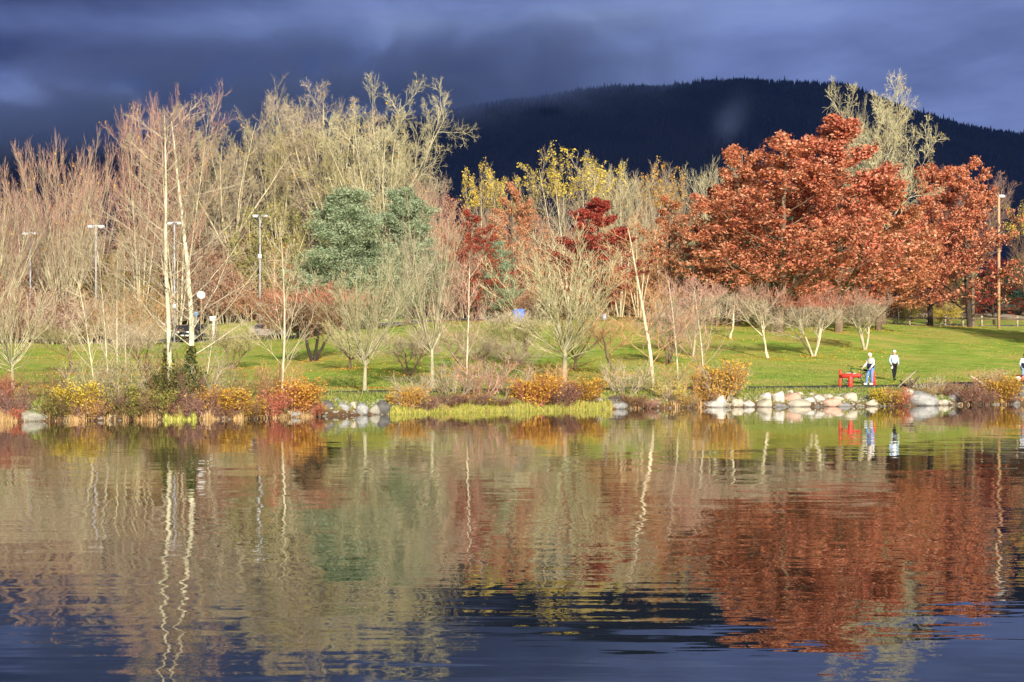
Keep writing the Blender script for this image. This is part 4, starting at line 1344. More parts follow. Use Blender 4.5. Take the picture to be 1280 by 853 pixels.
marks = [(58, 'left of the bright yellow shrub'), (104, 'above the bright yellow shrub'), (128, 'under the sapling trio'), (158, 'right of the sapling trio'), (184, 'left of the ivy clad alders'), (206, 'against the left ivy clad alder'), (250, 'right of the ivy clad alders'),
         (275, 'above the golden shrub'), (322, 'left of the slender alder'), (350, 'at the foot of the slender alder'), (520, 'past the grey rock row'), (565, 'left of the slender pink alder'), (600, 'right of the slender pink alder'), (632, 'left of the large middle clump'), (690, 'over the large middle clump'),
         (780, 'at the foot of the leaning white birch'), (824, 'right of the leaning white birch'), (860, 'at the foot of the hardest leaning birch'), (1160, 'behind the great grey boulder'), (1236, 'behind the driftwood log')]
for (px, top, w, tw), (_, where) in zip(tang, marks):
    o = T('whip_shrub', 'whips', px, d=float(shore(px)) + 2.2, top=top, w=w, label='airy %s whips, nearly leafless, %s' % (tone_word[tw], where), cat='shrub', group='airy leafless whips above the shore shrubs', mats_t=[tw], mats_c=[tw, 'leaf_gold', 'leaf_olive'])
    for ch in o.children:
        ch.name = 'stem' if ch.name.startswith('trunk') else 'foliage'

# ================================================================== grasses (uncountable)


def blades(name, n, u0, u1, off0, off1, h0, h1, mat, seed, wid=0.018, dens=None, lean=0.6):
    g = np.random.default_rng(seed)
    u = u0 + (u1 - u0) * g.random(n)
    if dens is not None:
        keep = g.random(n) < dens(u)
        u = u[keep]
        n = len(u)
    off = off0 + (off1 - off0) * g.random(n)
    d = shore(u) + off
    x = (u - 640) / FPX * d
    z = zg(x, d)
    z = np.maximum(z, -0.25)
    h = g.uniform(h0, h1, n) * (0.85 + 0.18 * np.sin(u * 0.61 + off * 5) + 0.16 * np.sin(u * 0.173 + off * 3 + 1) + 0.14 * np.sin(u * 1.37 + off * 7) + 0.1 * np.sin(u * 0.047)) * g.choice([0.6, 1.0, 1.0, 1.35], n)
    a = g.random(n) * 6.28
    ax = np.stack([np.cos(a), np.sin(a), 0 * a], -1) * wid
    b = g.random(n) * 6.28
    ln = np.stack([np.cos(b), np.sin(b), 0 * b], -1) * (g.random(n) ** 1.5 * lean * h)[:, None]
    p0 = np.stack([x, d, z - 0.03], -1)
    p1 = p0 + ln * 0.35 + np.stack([0 * h, 0 * h, h * 0.6], -1)
    p2 = p0 + ln + np.stack([0 * h, 0 * h, h], -1)
    V = np.stack([p0 - ax, p0 + ax, p1 + ax * .7, p1 - ax * .7, p2], 1)
    i = np.arange(n)[:, None] * 5
    Fq = i + np.array([[0, 1, 2, 3]])
    Ft = i + np.array([[3, 2, 4, 4]])[:, :3]
    r = g.random(n)
    V = V.reshape(-1, 3)
    me = make_mesh(name, [(V, Fq, 0, r), (V, Ft, 0, r)], [mat])
    return tag(link(name, me), kind='stuff')


cl = lambda f, p: (lambda u: np.clip(0.1 + 1.3 * np.sin(u * f + p) * np.sin(u * f * 0.37 + p * 2), 0.04, 1))
blades('straw_reeds', 9000, -60, 402, -0.3, 0.7, 0.14, 0.42, M['reed'], 1, dens=cl(0.11, 0.5))
blades('straw_reeds_middle', 3500, 500, 900, -0.1, 0.9, 0.14, 0.38, M['reed'], 2, dens=cl(0.13, 1.5))
blades('straw_reeds_right', 1600, 1085, 1330, -0.1, 1.0, 0.14, 0.36, M['reed'], 3, dens=cl(0.10, 2.5))
blades('yellow_sedge', 24000, 486, 764, -0.6, 0.5, 0.14, 0.34, M['sedge'], 4, wid=0.013, dens=lambda u: np.clip(0.62 + 0.35 * np.sin(u * 0.21) * np.sin(u * 0.057 + 1) + 0.2 * np.sin(u * 0.9), 0.1, 1), lean=0.9)
blades('sedge_patch', 1200, 205, 245, -0.35, 0.2, 0.2, 0.45, M['sedge'], 5)
blades('bank_grass', 60000, -80, 1380, 0.6, 3.6, 0.06, 0.20, M['turf'], 6, wid=0.02, lean=0.8)
blades('lawn_tufts', 60000, -80, 1380, 5.3, 24, 0.03, 0.09, M['turf'], 7, wid=0.03, lean=0.8)

# fallen leaves on the lawn
g = np.random.default_rng(41)
n = 22000
u = -60 + g.random(n) * 1440
d = shore(u) + 5.3 + g.random(n) ** 1.2 * 90
TREES = [(o.location.x, o.location.y) for o in bpy.data.objects if o.name.startswith(('cherry_tree', 'oak_tree', 'bare_tree'))]
keep = (np.sin(u * 0.021 + d * 0.09) + g.random(n) * 1.6 > 0.9)
u, d = u[keep], d[keep]
n = len(u)
x = (u - 640) / FPX * d
tx_ = np.array([t[0] for t in TREES for _ in range(420)])
ty_ = np.array([t[1] for t in TREES for _ in range(420)])
rad_ = np.abs(g.normal(0, 2.6, len(tx_)))
an_ = g.random(len(tx_)) * 6.28
x = np.concatenate([x, tx_ + np.cos(an_) * rad_])
d = np.concatenate([d, np.maximum(ty_ + np.sin(an_) * rad_, 86.0)])
ok_ = (d - shore(640 + x / d * FPX)) > 5.6
x, d = x[ok_], d[ok_]
n = len(x)
z = zg(x, d) + 0.04
nr = norm(g.normal(0, 0.5, (n, 3)) + np.array([0, -0.2, 1]))
uu = norm(np.cross(nr, g.normal(0, 1, (n, 3))))
vv = np.cross(nr, uu)
s = 0.045 * g.uniform(0.6, 1.4, (n, 1))
c = np.stack([x, d, z], -1)
V = np.stack([c - uu * s, c - vv * s * .7, c + uu * s, c + vv * s * .7], 1).reshape(-1, 3)
tag(link('fallen_leaves', make_mesh('fallen_leaves', [(V, np.arange(n * 4).reshape(n, 4), 0, g.random(n))], [M['leaf_gold']])), kind='stuff')

# ================================================================== boulders


def rock_mat(name, c1, c2, moss=None):
    m, nt, b = new_mat(name)
    tcn = N(nt, 'ShaderNodeTexCoord')
    na = noise(nt, tcn.outputs['Object'], 1.6, 5, 0.65).outputs[0]
    nb_ = noise(nt, tcn.outputs['Object'], 14.0, 4, 0.7).outputs[0]
    f = math_node(nt, 'ADD', math_node(nt, 'MULTIPLY', na, 0.6), math_node(nt, 'MULTIPLY', nb_, 0.4))
    c = ramp(nt, f, [(0.36, c1), (0.62, c2)])
    if moss:
        geo = N(nt, 'ShaderNodeNewGeometry')
        sp = N(nt, 'ShaderNodeSeparateXYZ')
        L(nt, geo.outputs['Normal'], sp.inputs[0])
        fm = math_node(nt, 'ADD', math_node(nt, 'MULTIPLY', sp.outputs[2], 1.2), math_node(nt, 'MULTIPLY_ADD', na, 3.0, -2.0), clamp=True)
        c = mixc(nt, fm, c, moss)
    # damp dark band where the lake laps
    geo = N(nt, 'ShaderNodeNewGeometry')
    sp = N(nt, 'ShaderNodeSeparateXYZ')
    L(nt, geo.outputs['Position'], sp.inputs[0])
    wet = math_node(nt, 'MULTIPLY_ADD', sp.outputs[2], -14.0, 1.3, clamp=True)
    c = mixc(nt, math_node(nt, 'MULTIPLY', wet, 0.6), c, (0.06, 0.05, 0.04))
    L(nt, c, b.inputs['Base Color'])
    b.inputs['Roughness'].default_value = 0.85
    b.inputs['Specular IOR Level'].default_value = 0.2
    bn = N(nt, 'ShaderNodeBump', i_Strength=0.7, i_Distance=0.04)
    L(nt, nb_, bn.inputs['Height'])
    L(nt, bn.outputs[0], b.inputs['Normal'])
    return m


RM = {'white': rock_mat('rock white', (0.28, 0.26, 0.23), (0.60, 0.56, 0.51)),
      'cream': rock_mat('rock cream', (0.26, 0.23, 0.17), (0.56, 0.50, 0.40)),
      'pink': rock_mat('rock rust pink', (0.38, 0.22, 0.16), (0.60, 0.38, 0.29)),
      'grey': rock_mat('rock grey', (0.11, 0.11, 0.11), (0.42, 0.41, 0.39)),
      'dark': rock_mat('rock dark', (0.05, 0.05, 0.05), (0.16, 0.15, 0.14)),
      'mossy': rock_mat('rock mossy', (0.18, 0.17, 0.14), (0.40, 0.37, 0.30), moss=(0.12, 0.14, 0.05))}


def rock_mesh(seed, mat):
    g = np.random.default_rng(seed)
    import bmesh
    bm = bmesh.new()
    bmesh.ops.create_icosphere(bm, subdivisions=3, radius=1.0)
    V = np.array([v.co[:] for v in bm.verts])
    F = np.array([[v.index for v in f.verts] for f in bm.faces])
    bm.free()
    nrm = norm(g.normal(0, 1, (11, 3)))
    dd = g.uniform(0.62, 1.0, 11)
    dots = V @ nrm.T
    rr_ = np.where(dots > 0.05, dd[None] / np.maximum(dots, 0.05), 9)
    k = 16.0
    rad = -np.log(np.exp(-k * np.minimum(rr_, 1.25)).sum(1) + np.exp(-k * 1.15)) / k
    rad = rad / rad.mean()
    rad += 0.07 * np.array([mnoise.noise(Vector(v * 1.9 + seed)) for v in V]) + 0.03 * np.array([mnoise.noise(Vector(v * 5.1 + seed)) for v in V])
    return make_mesh('boulder', [(V * rad[:, None], F, 0, None)], [mat], True)


ROCKS = {k: [rock_mesh(900 + 7 * i + j, RM[k]) for j in range(3)] for i, k in enumerate(RM)}
rocks = [
    # px centre, bottom row, width px, height px, colour, label
    (896, 511, 27, 17, 'white', 'big white boulder at the waterline, leftmost of the pale rocks'),
    (888, 497, 10, 7, 'cream', 'small cream rock perched behind the big white boulder'),
    (900, 497, 10, 6, 'cream', 'small tan rock under the bright orange yellow shrub'),
    (922, 509, 13, 10, 'cream', 'cream boulder with a tan foot, right of the big white one'),
    (936, 509, 12, 7, 'white', 'flat white rock between the cream boulder and the small round one'),
    (945, 507, 7, 7, 'white', 'small round white rock, lowest of its neighbours'),
    (956, 510, 17, 10, 'cream', 'low cream rock at the water below the upper white slab'),
    (959, 501, 16, 9, 'white', 'white slab on the upper row at its left end'),
    (974, 503, 15, 13, 'white', 'round pale boulder left of the rust pink one'),
    (977, 512, 19, 7, 'grey', 'long low grey rock at the water under the round pale boulder'),
    (989, 505, 22, 13, 'pink', 'large rust pink boulder in the upper row'),
    (988, 494, 8, 6, 'white', 'small white rock on top, behind the rust pink boulder'),
    (999, 496, 9, 6, 'cream', 'small tan rock behind the right shoulder of the rust pink boulder'),
    (1000, 512, 26, 11, 'cream', 'long cream boulder sloping to the water right of the grey low rock'),
    (1010, 505, 16, 8, 'white', 'bright white slab above the long cream boulder'),
    (1015, 496, 7, 5, 'white', 'tiny white stone in the top row left of the red beam'),
    (1024, 505, 12, 11, 'white', 'round bright white boulder below the left red post'),
    (1020, 512, 15, 6, 'grey', 'flat grey rock at the water under the round white boulder'),
    (1035, 500, 12, 7, 'cream', 'tan cream rock in the top row under the red beam'),
    (1040, 508, 20, 9, 'pink', 'tawny orange boulder below the red beam'),
    (1048, 503, 14, 7, 'cream', 'flat cream rock behind the tawny orange boulder'),
    (1052, 512, 24, 8, 'grey', 'broad pale grey slab at the water below the bicycle'),
    (1064, 503, 18, 10, 'cream', 'pointed cream boulder below the thick red leg'),
    (1074, 507, 13, 7, 'white', 'white block below the bicycle, beside the pointed cream boulder'),
    (1075, 513, 15, 6, 'grey', 'blue grey flat rock under the white block'),
    (1086, 500, 8, 7, 'grey', 'small grey rock on top under the standing man'),
    (1090, 509, 13, 9, 'cream', 'cream boulder below the slanted red post'),
    (1101, 511, 16, 5, 'white', 'thin pale slab at the water near the yellow shrub'),
    (1082, 505, 8, 7, 'grey', 'small dull grey rock wedged beside the white block'),
    (1030, 513, 10, 5, 'cream', 'little tan stone lapped by water left of the broad grey slab'),
    (966, 497, 6, 5, 'pink', 'tiny rusty stone above the left white slab'),
    (1136, 503, 14, 14, 'cream', 'cream boulder under the driftwood roots'),
    (1156, 507, 42, 17, 'grey', 'great grey boulder with white streaks, widest on the right shore'),
    (1178, 507, 14, 7, 'cream', 'low tan rock at the right foot of the great grey boulder'),
    (1191, 505, 17, 14, 'grey', 'upright grey boulder right of the great one'),
    (1184, 494, 6, 8, 'white', 'small upright white stone on the bank behind the upright grey boulder'),
    (1213, 503, 15, 15, 'mossy', 'moss green boulder inside the rust shrubs'),
    (1222, 496, 12, 12, 'dark', 'dark boulder behind the mossy one'),
    (1266, 507, 18, 14, 'grey', 'rounded grey boulder before the orange shrub at the far right'),
    (1284, 504, 20, 24, 'dark', 'black boulder cut by the right edge'),
    (411, 518, 12, 17, 'dark', 'dark upright rock, first on the left of the grey rock row'),
    (429, 518, 18, 15, 'grey', 'pale grey round rock, second in the grey rock row'),
    (420, 504, 9, 6, 'grey', 'small grey rock behind the first two of the grey row'),
    (441, 518, 9, 13, 'cream', 'narrow tan rock between the two round grey ones'),
    (453, 518, 17, 14, 'grey', 'round grey rock in the middle of the grey row'),
    (468, 518, 11, 13, 'mossy', 'greenish rock right of the middle of the grey row'),
    (480, 518, 15, 16, 'dark', 'dark grey rock, last on the right of the grey row'),
    (492, 516, 9, 9, 'grey', 'small rock half in the yellow shrub past the grey row'),
    (36, 527, 26, 16, 'mossy', 'mossy grey boulder low on the left shore'),
    (28, 514, 18, 9, 'mossy', 'mossy flat boulder above the left shore boulder'),
    (44, 527, 12, 8, 'cream', 'small tan rock right beside the mossy left shore boulder'),
    (124, 527, 6, 6, 'white', 'small bright white stone at the water among straw reeds'),
    (232, 524, 12, 10, 'dark', 'dark rock at the water below the tall alders'),
    (184, 524, 14, 7, 'dark', 'dark flat rock under the olive shrubs'),
    (368, 522, 14, 7, 'grey', 'grey rock under the tall orange shrub'),
    (630, 508, 12, 9, 'grey', 'small grey rock left of the middle clump behind the sedge'),
    (660, 507, 14, 8, 'dark', 'dark rock under the red stemmed middle shrub'),
    (676, 508, 12, 9, 'dark', 'dark rock under the right half of the middle clump'),
    (768, 507, 18, 12, 'dark', 'dark grey rock where the sedge ends'),
    (774, 511, 20, 9, 'grey', 'grey slab at the water where the sedge ends'),
    (748, 504, 9, 7, 'grey', 'small grey rock just right of the golden middle shrub'),
    (846, 508, 10, 5, 'dark', 'dark low rock below the thin pale birch'),
]
for i, (px, by, w, h, c, lab) in enumerate(rocks):
    d = hit(px, by).y + 0.25
    if by >= YH + EYE * FPX / (float(shore(px)) + 0.6) - 0.5:
        d = float(shore(px)) + 0.12
    p = on(px, d)
    W = w * d / FPX
    zb = EYE + (YH - by) * d / FPX
    H = h * d / FPX
    o = link('boulder', ROCKS[c][i % 3])
    o.scale = (W * 0.58, W * 0.5, H * 0.70)
    o.location = (p.x, d + W * 0.22, zb + H * 0.36)
    o.rotation_euler = (rs.uniform(-0.15, 0.15), rs.uniform(-0.2, 0.2), rs.choice((0, 3.14)) + rs.uniform(-0.5, 0.5))
    tag(o, lab, 'boulder', 'boulders and stones along the shore')
# pebbles between them
g = np.random.default_rng(4)
pv, pf, ro = [], [], 0
src = ROCKS['cream'][0]
import bmesh
bm = bmesh.new()
bmesh.ops.create_icosphere(bm, subdivisions=1, radius=1.0)
PV = np.array([v.co[:] for v in bm.verts])
PF = np.array([[v.index for v in f.verts] for f in bm.faces])
bm.free()
for (u0, u1, n) in ((884, 1112, 420), (400, 500, 120), (1130, 1290, 200), (560, 860, 160), (-40, 400, 260)):
    for k in range(n):
        u = g.uniform(u0, u1)
        d = float(shore(u)) + g.uniform(-0.15, 1.8)
        x = (u - 640) / FPX * d
        s = g.uniform(0.03, 0.11)
        pv.append(PV * np.array([s, s, s * .7]) * g.uniform(0.8, 1.2, (1, 3)) + np.array([x, d, gz(x, d) + s * .3]))
        pf.append(PF + ro)
        ro += len(PV)
tag(link('shore_pebbles', make_mesh('shore_pebbles', [(np.concatenate(pv), np.concatenate(pf), 0, None)], [RM['mossy']], True)), kind='stuff')

# driftwood
M['drift'] = wood_mat('driftwood', (0.22, 0.16, 0.11), (0.48, 0.38, 0.28), scale=6)
M['drift_dark'] = wood_mat('wet driftwood', (0.03, 0.02, 0.02), (0.09, 0.06, 0.05), scale=6)
p = on(1136, 97.2)
r = empty('driftwood_stump', (p.x, p.y, p.z - 0.05))
tag(r, 'dark driftwood root stump with a pale pole leaning on it', 'driftwood')
mb = MB()
for a_, l_, e_ in ((0.4, 0.9, 0.9), (1.2, 0.7, 1.2), (2.2, 0.8, 0.5), (3.3, 0.75, 0.8), (4.4, 0.8, 0.3), (5.3, 0.6, 1.1), (0.0, 0.55, 0.2), (2.9, 0.5, 1.35)):
    v = Vector((math.cos(a_) * math.cos(e_), math.sin(a_) * 0.6 * math.cos(e_), math.sin(e_))) * l_
    q = v * 0.5 + Vector((0.05, 0, 0.06))
    mb.tube([(0, 0, 0.1), q, v, v + Vector((0.12, 0, 0.05))], [0.09, 0.06, 0.035, 0.012], 6)
mb.build('root', M['drift_dark'], r, True)
MB().tube([(-0.75, -0.1, 0.05), (-0.3, -0.05, 0.45), (0.1, 0, 0.80), (0.42, 0.02, 1.08)], [0.05, 0.045, 0.04, 0.02], 7).build('branch', M['drift'], r, True)
p = on(1228, 98.3)
r = empty('driftwood_log', (p.x, p.y, p.z))
tag(r, 'pale driftwood log pointing up left out of the rust shrubs', 'driftwood')
MB().tube([(-0.75, 0, 1.02), (-0.4, 0, 0.82), (0.0, 0, 0.55), (0.5, 0.05, 0.2), (0.8, 0.1, 0.0)], [0.03, 0.055, 0.065, 0.075, 0.08], 8).build('log', M['drift'], r, True)
MB().tube([(-0.35, 0, 0.78), (-0.30, 0, 0.95), (-0.2, 0, 1.05)], [0.03, 0.02, 0.01], 6).build('branch_stub', M['drift'], r, True)
for k, (px, off, x0, x1, z1, lab) in enumerate(((1205, 0.9, -0.5, 0.6, 0.35, 'dark stick lying over the stones left of the mossy boulder'), (216, 1.2, -0.4, 0.3, 0.7, 'dark broken branch leaning at the foot of the tall alders'))):
    q = on(px, float(shore(px)) + off)
    o = MB().tube([(x0, 0, 0.05), ((x0 + x1) / 2, 0.1, z1 * 0.6), (x1, 0, z1)], [0.05, 0.04, 0.015], 7).build('fallen_branch', M['drift_dark'], None, True)
    o.location = q
    tag(o, lab, 'branch')

# ================================================================== people
M['skin'] = simple('skin', (0.50, 0.29, 0.20), 0.6, 0.3, 0.08, 8)
M['white_hair'] = simple('white hair', (0.78, 0.76, 0.72), 0.8, 0.2, 0.1, 20)
M['dark_hair'] = simple('dark hair', (0.02, 0.016, 0.014), 0.6, 0.3, 0.2, 20)
M['white_cloth'] = simple('white cloth', (0.78, 0.79, 0.82), 0.85, 0.1, 0.06, 5)
M['cream_cloth'] = simple('cream cloth', (0.74, 0.71, 0.64), 0.85, 0.1, 0.06, 5)
M['pale_blue'] = simple('pale blue cloth', (0.42, 0.58, 0.74), 0.85, 0.1, 0.1, 5)
M['navy_cloth'] = simple('navy cloth', (0.022, 0.026, 0.06), 0.85, 0.1, 0.2, 5)
M['black_cloth'] = simple('black cloth', (0.014, 0.014, 0.018), 0.85, 0.1, 0.2, 5)
M['blue_denim'] = simple('blue denim', (0.13, 0.25, 0.52), 0.9, 0.1, 0.2, 9)
M['grey_denim'] = simple('faded denim', (0.24, 0.33, 0.46), 0.9, 0.1, 0.2, 9)
M['eye'] = simple('eye', (0.02, 0.02, 0.02), 0.3, 0.5, 0.0, 4)
M['lips'] = simple('lips', (0.35, 0.12, 0.10), 0.6, 0.3, 0.0, 4)


def skinned(name, chains, mat, parent, sub=2, root=None):
    """chains: list of [(point, radius)...]; points given twice (same key) are shared"""
    verts, radii, edges, key = [], [], [], {}

    def vid(pt, r):
        k = tuple(round(c, 4) for c in pt)
        if k not in key:
            key[k] = len(verts)
            verts.append(pt)
            radii.append(r)
        return key[k]
    for ch in chains:
        ids = [vid(p_, r_) for p_, r_ in ch]
        edges += list(zip(ids[:-1], ids[1:]))
    me = bpy.data.meshes.new(name)
    me.from_pydata(verts, edges, [])
    o = bpy.data.objects.new(name, me)
    col.objects.link(o)
    mod = o.modifiers.new('skin', 'SKIN')
    mod.use_smooth_shade = True
    for i, r_ in enumerate(radii):
        sv = me.skin_vertices[0].data[i]
        sv.radius = (r_, r_) if np.isscalar(r_) else r_
        sv.use_root = (i == (key[tuple(round(c, 4) for c in root)] if root else 0))
    s = o.modifiers.new('sub', 'SUBSURF')
    s.levels = s.render_levels = sub
    dg = bpy.context.evaluated_depsgraph_get()
    m2 = bpy.data.meshes.new_from_object(o.evaluated_get(dg))
    bpy.data.objects.remove(o)
    m2.name = name
    m2.materials.clear()
    m2.materials.append(mat)
    for p_ in m2.polygons:
        p_.use_smooth = True
        p_.material_index = 0
    return link(name, m2, parent)


def hand_chains(wrist, elbow, side, curl=0.5):
    w = Vector(wrist)
    dr = (w - Vector(elbow)).normalized()
    fwd = Vector((0, -1, 0)) if abs(dr.y) < 0.9 else Vector((0, 0, 1))
    across = fwd - dr * fwd.dot(dr)
    across.normalize()
    inn = dr.cross(across) * side
    palm = w + dr * 0.085
    out_ = [[(tuple(w), 0.024), (tuple(w + dr * 0.045), (0.032)), (tuple(palm), 0.030)]]
    for k, (o_, l_) in enumerate(((0.030, 0.065), (0.011, 0.075), (-0.009, 0.07), (-0.028, 0.055))):
        b_ = palm + across * o_
        q1 = b_ + dr * l_ * 0.5 + inn * 0.006 * curl
        q2 = q1 + dr * l_ * 0.32 + inn * 0.02 * curl
        q3 = q2 + dr * l_ * 0.18 + inn * 0.025 * curl
        out_.append([(tuple(palm), 0.030), (tuple(b_ + dr * 0.008), 0.010), (tuple(q1), 0.009), (tuple(q2), 0.0085), (tuple(q3), 0.007)])
    t0 = w + dr * 0.035 + across * 0.025
    out_.append([(tuple(w + dr * 0.045), 0.032), (tuple(t0 + across * 0.014), 0.012), (tuple(t0 + across * 0.032 + dr * 0.028), 0.010), (tuple(t0 + across * 0.036 + dr * 0.055), 0.008)])
    return out_


def person(loc, rz, H, label, hair, top_m, top2_m, leg_m, shoe_m, pose, yoke=None):
    """figure facing -Y, built at 1.75 m and scaled"""
    r = empty('person', loc, rz)
    k = H / 1.75
    r.scale = (k, k, k)
    tag(r, label, 'person')
    P_ = dict(pelvis=(0, 0, 0.95), waist=(0, 0.0, 1.08), chest=(0, -0.01, 1.30), neck=(0, -0.01, 1.48), head=(0, -0.03, 1.62),
              shL=(0.19, 0, 1.41), shR=(-0.19, 0, 1.41), elL=(0.25, 0.03, 1.14), elR=(-0.25, 0.03, 1.14), wrL=(0.25, -0.07, 0.90), wrR=(-0.25, -0.07, 0.90),
              hipL=(0.10, 0, 0.92), hipR=(-0.10, 0, 0.92), knL=(0.11, -0.02, 0.50), knR=(-0.11, -0.02, 0.50), anL=(0.11, 0.02, 0.09), anR=(-0.11, 0.02, 0.09))
    P_.update(pose)
    mid = lambda a, b_, t: tuple(a[i] * (1 - t) + b_[i] * t for i in range(3))
    hx, hy, hz = P_['head']
    body = [[(P_['pelvis'], 0.12), (P_['waist'], 0.115), (P_['chest'], 0.13), (P_['neck'], 0.055), ((hx, hy + 0.015, hz - 0.03), 0.074), ((hx, hy, hz + 0.04), 0.086), ((hx, hy + 0.01, hz + 0.10), 0.05)]]
    for s, S in ((1, 'L'), (-1, 'R')):
        body.append([(P_['chest'], 0.13), (P_['sh' + S], 0.055), (mid(P_['sh' + S], P_['el' + S], 0.5), 0.046), (P_['el' + S], 0.040), (mid(P_['el' + S], P_['wr' + S], 0.5), 0.034), (P_['wr' + S], 0.024)])
        body += hand_chains(P_['wr' + S], P_['el' + S], s)
        body.append([(P_['pelvis'], 0.12), (P_['hip' + S], 0.09), (mid(P_['hip' + S], P_['kn' + S], 0.5), 0.075), (P_['kn' + S], 0.055), (mid(P_['kn' + S], P_['an' + S], 0.4), 0.052), (P_['an' + S], 0.036)])
    skinned('body', body, M['skin'], r, 1, root=P_['pelvis'])
    # face
    f = MB()
    for s in (-1, 1):
        f.sphere((hx + s * 0.030, hy - 0.079, hz + 0.035), (0.011, 0.008, 0.008), 8, 5)
    f.build('eyes', M['eye'], r)
    MB().sphere((hx, hy - 0.092, hz + 0.010), (0.013, 0.022, 0.026), 8, 6).build('nose', M['skin'], r, True)
    MB().sphere((hx, hy - 0.075, hz - 0.030), (0.026, 0.008, 0.007), 8, 5).build('mouth', M['lips'], r, True)
    for s in (-1, 1):
        MB().sphere((hx + s * 0.086, hy + 0.01, hz + 0.01), (0.012, 0.022, 0.034), 8, 6).build('ear', M['skin'], r, True)
    hb = MB().sphere((hx, hy + 0.024, hz + 0.062), (0.100, 0.104, 0.094), 14, 9)
    hb.sphere((hx, hy + 0.055, hz - 0.005), (0.088, 0.062, 0.080), 12, 7)
    hb.build('hair', hair, r, True)
    # clothes
    up = [[(mid(P_['pelvis'], P_['waist'], 0.2), (0.175, 0.14)), (P_['waist'], (0.165, 0.135)), (P_['chest'], (0.175, 0.15)), (mid(P_['chest'], P_['neck'], 0.72), (0.09, 0.085))]]
    for S in 'LR':
        up.append([(P_['chest'], (0.175, 0.15)), (P_['sh' + S], 0.078), (mid(P_['sh' + S], P_['el' + S], 0.5), 0.066), (P_['el' + S], 0.060), (mid(P_['el' + S], P_['wr' + S], 0.5), 0.052), (mid(P_['el' + S], P_['wr' + S], 0.95), 0.042)])
    skinned('jacket', up, top_m, r, 2, root=P_['chest'])
    if top2_m is not None:
        w_, pv_ = P_['waist'], P_['pelvis']
        V = MB()
        V.tube([mid(pv_, w_, -0.35), mid(pv_, w_, 0.3), w_, mid(w_, P_['chest'], 0.45)], [0.185, 0.198, 0.192, 0.188], 16)
        V.build('jacket_hem', top2_m, r, True)
    if yoke is not None:
        Y_ = []
        c_ = P_['chest']
        n_ = mid(c_, P_['neck'], 0.55)
        Y_.append([(P_['shL'], 0.086), (n_, (0.10, 0.12)), (P_['shR'], 0.086)])
        skinned('jacket_yoke', Y_, yoke, r, 2)
    lg = []
    for S in 'LR':
        lg.append([(P_['pelvis'], (0.15, 0.125)), (P_['hip' + S], 0.105), (mid(P_['hip' + S], P_['kn' + S], 0.5), 0.092), (P_['kn' + S], 0.075), (mid(P_['kn' + S], P_['an' + S], 0.5), 0.070), (mid(P_['kn' + S], P_['an' + S], 0.97), 0.062)])
    if isinstance(leg_m, tuple):
        for S, mm in zip('LR', leg_m):
            skinned('trouser_leg', [lg[0 if S == 'L' else 1]], mm, r, 2)
    else:
        skinned('trousers', lg, leg_m, r, 2, root=P_['pelvis'])
    for S in 'LR':
        ax_, ay_, az_ = P_['an' + S]
        MB().sphere((ax_, ay_ - 0.06, az_ - 0.035), (0.050, 0.135, 0.055), 12, 8).build('shoe', shoe_m, r, True)
    return r


# man beside the bicycle: three quarter view, facing left, looking down
p = hit(1088.5, 482.5)
manp = p
person((p.x, p.y, p.z + 0.03), R(-62), 1.80, 'white haired man in white and navy jacket and blue jeans holding the bicycle', M['white_hair'], M['cream_cloth'], M['navy_cloth'], M['blue_denim'], M['white_cloth'],
       dict(head=(0, -0.10, 1.60), neck=(0, -0.05, 1.47), chest=(0, -0.02, 1.29), wrL=(0.24, -0.20, 0.93), elL=(0.25, 0.0, 1.15), wrR=(-0.22, -0.36, 0.95), elR=(-0.25, -0.10, 1.14),
            anL=(0.11, 0.0, 0.09), anR=(-0.10, -0.22, 0.09), knR=(-0.10, -0.16, 0.50)))
p = hit(1117.5, 476.5)
person((p.x, p.y, p.z + 0.03), R(14), 1.76, 'white haired walker in pale blue and white jacket with dark yoke and black trousers', M['white_hair'], M['pale_blue'], None, M['black_cloth'], M['black_cloth'],
       dict(head=(0.02, -0.05, 1.61), wrL=(0.27, -0.03, 0.92), elL=(0.27, 0.03, 1.15), wrR=(-0.22, -0.16, 0.90), elR=(-0.28, -0.01, 1.14),
            anL=(0.10, 0.20, 0.10), knL=(0.10, 0.02, 0.50), anR=(-0.10, -0.22, 0.09), knR=(-0.10, -0.12, 0.50)), yoke=M['navy_cloth'])
walker = [o for o in bpy.data.objects if o.name.startswith('person')][-1]
# white shirt front and the white thing in the hand
w = MB().tube([(0, -0.075, 0.98), (0, -0.08, 1.12), (0, -0.088, 1.28), (0, -0.07, 1.42)], [0.10, 0.11, 0.118, 0.06], 14)
for q in bpy.data.objects:
    pass
w.build('shirt_front', M['white_cloth'], walker, True)
o = MB().sphere((0, 0, 0), (0.055, 0.05, 0.075), 10, 7).tube([(0, 0, 0.05), (0.01, 0, 0.10), (0.0, 0, 0.13)], [0.02, 0.012, 0.008], 6).build('white_bag', M['white_cloth'], None, True)
mw = Matrix.Translation(walker.location) @ Matrix.Rotation(R(14), 4, 'Z')
o.location = mw @ Vector((-0.225, -0.20, 0.74))
tag(o, 'small white bag hanging from the hand of the walker in pale blue', 'bag')
p = hit(1281, 480.5)
person((p.x, p.y, p.z + 0.03), R(150), 1.78, 'dark haired person in grey and black jacket and jeans cut by the right edge', M['dark_hair'], M['white_cloth'], M['navy_cloth'], M['grey_denim'], M['black_cloth'],
       dict(head=(0.0, -0.08, 1.61)), yoke=M['black_cloth'])

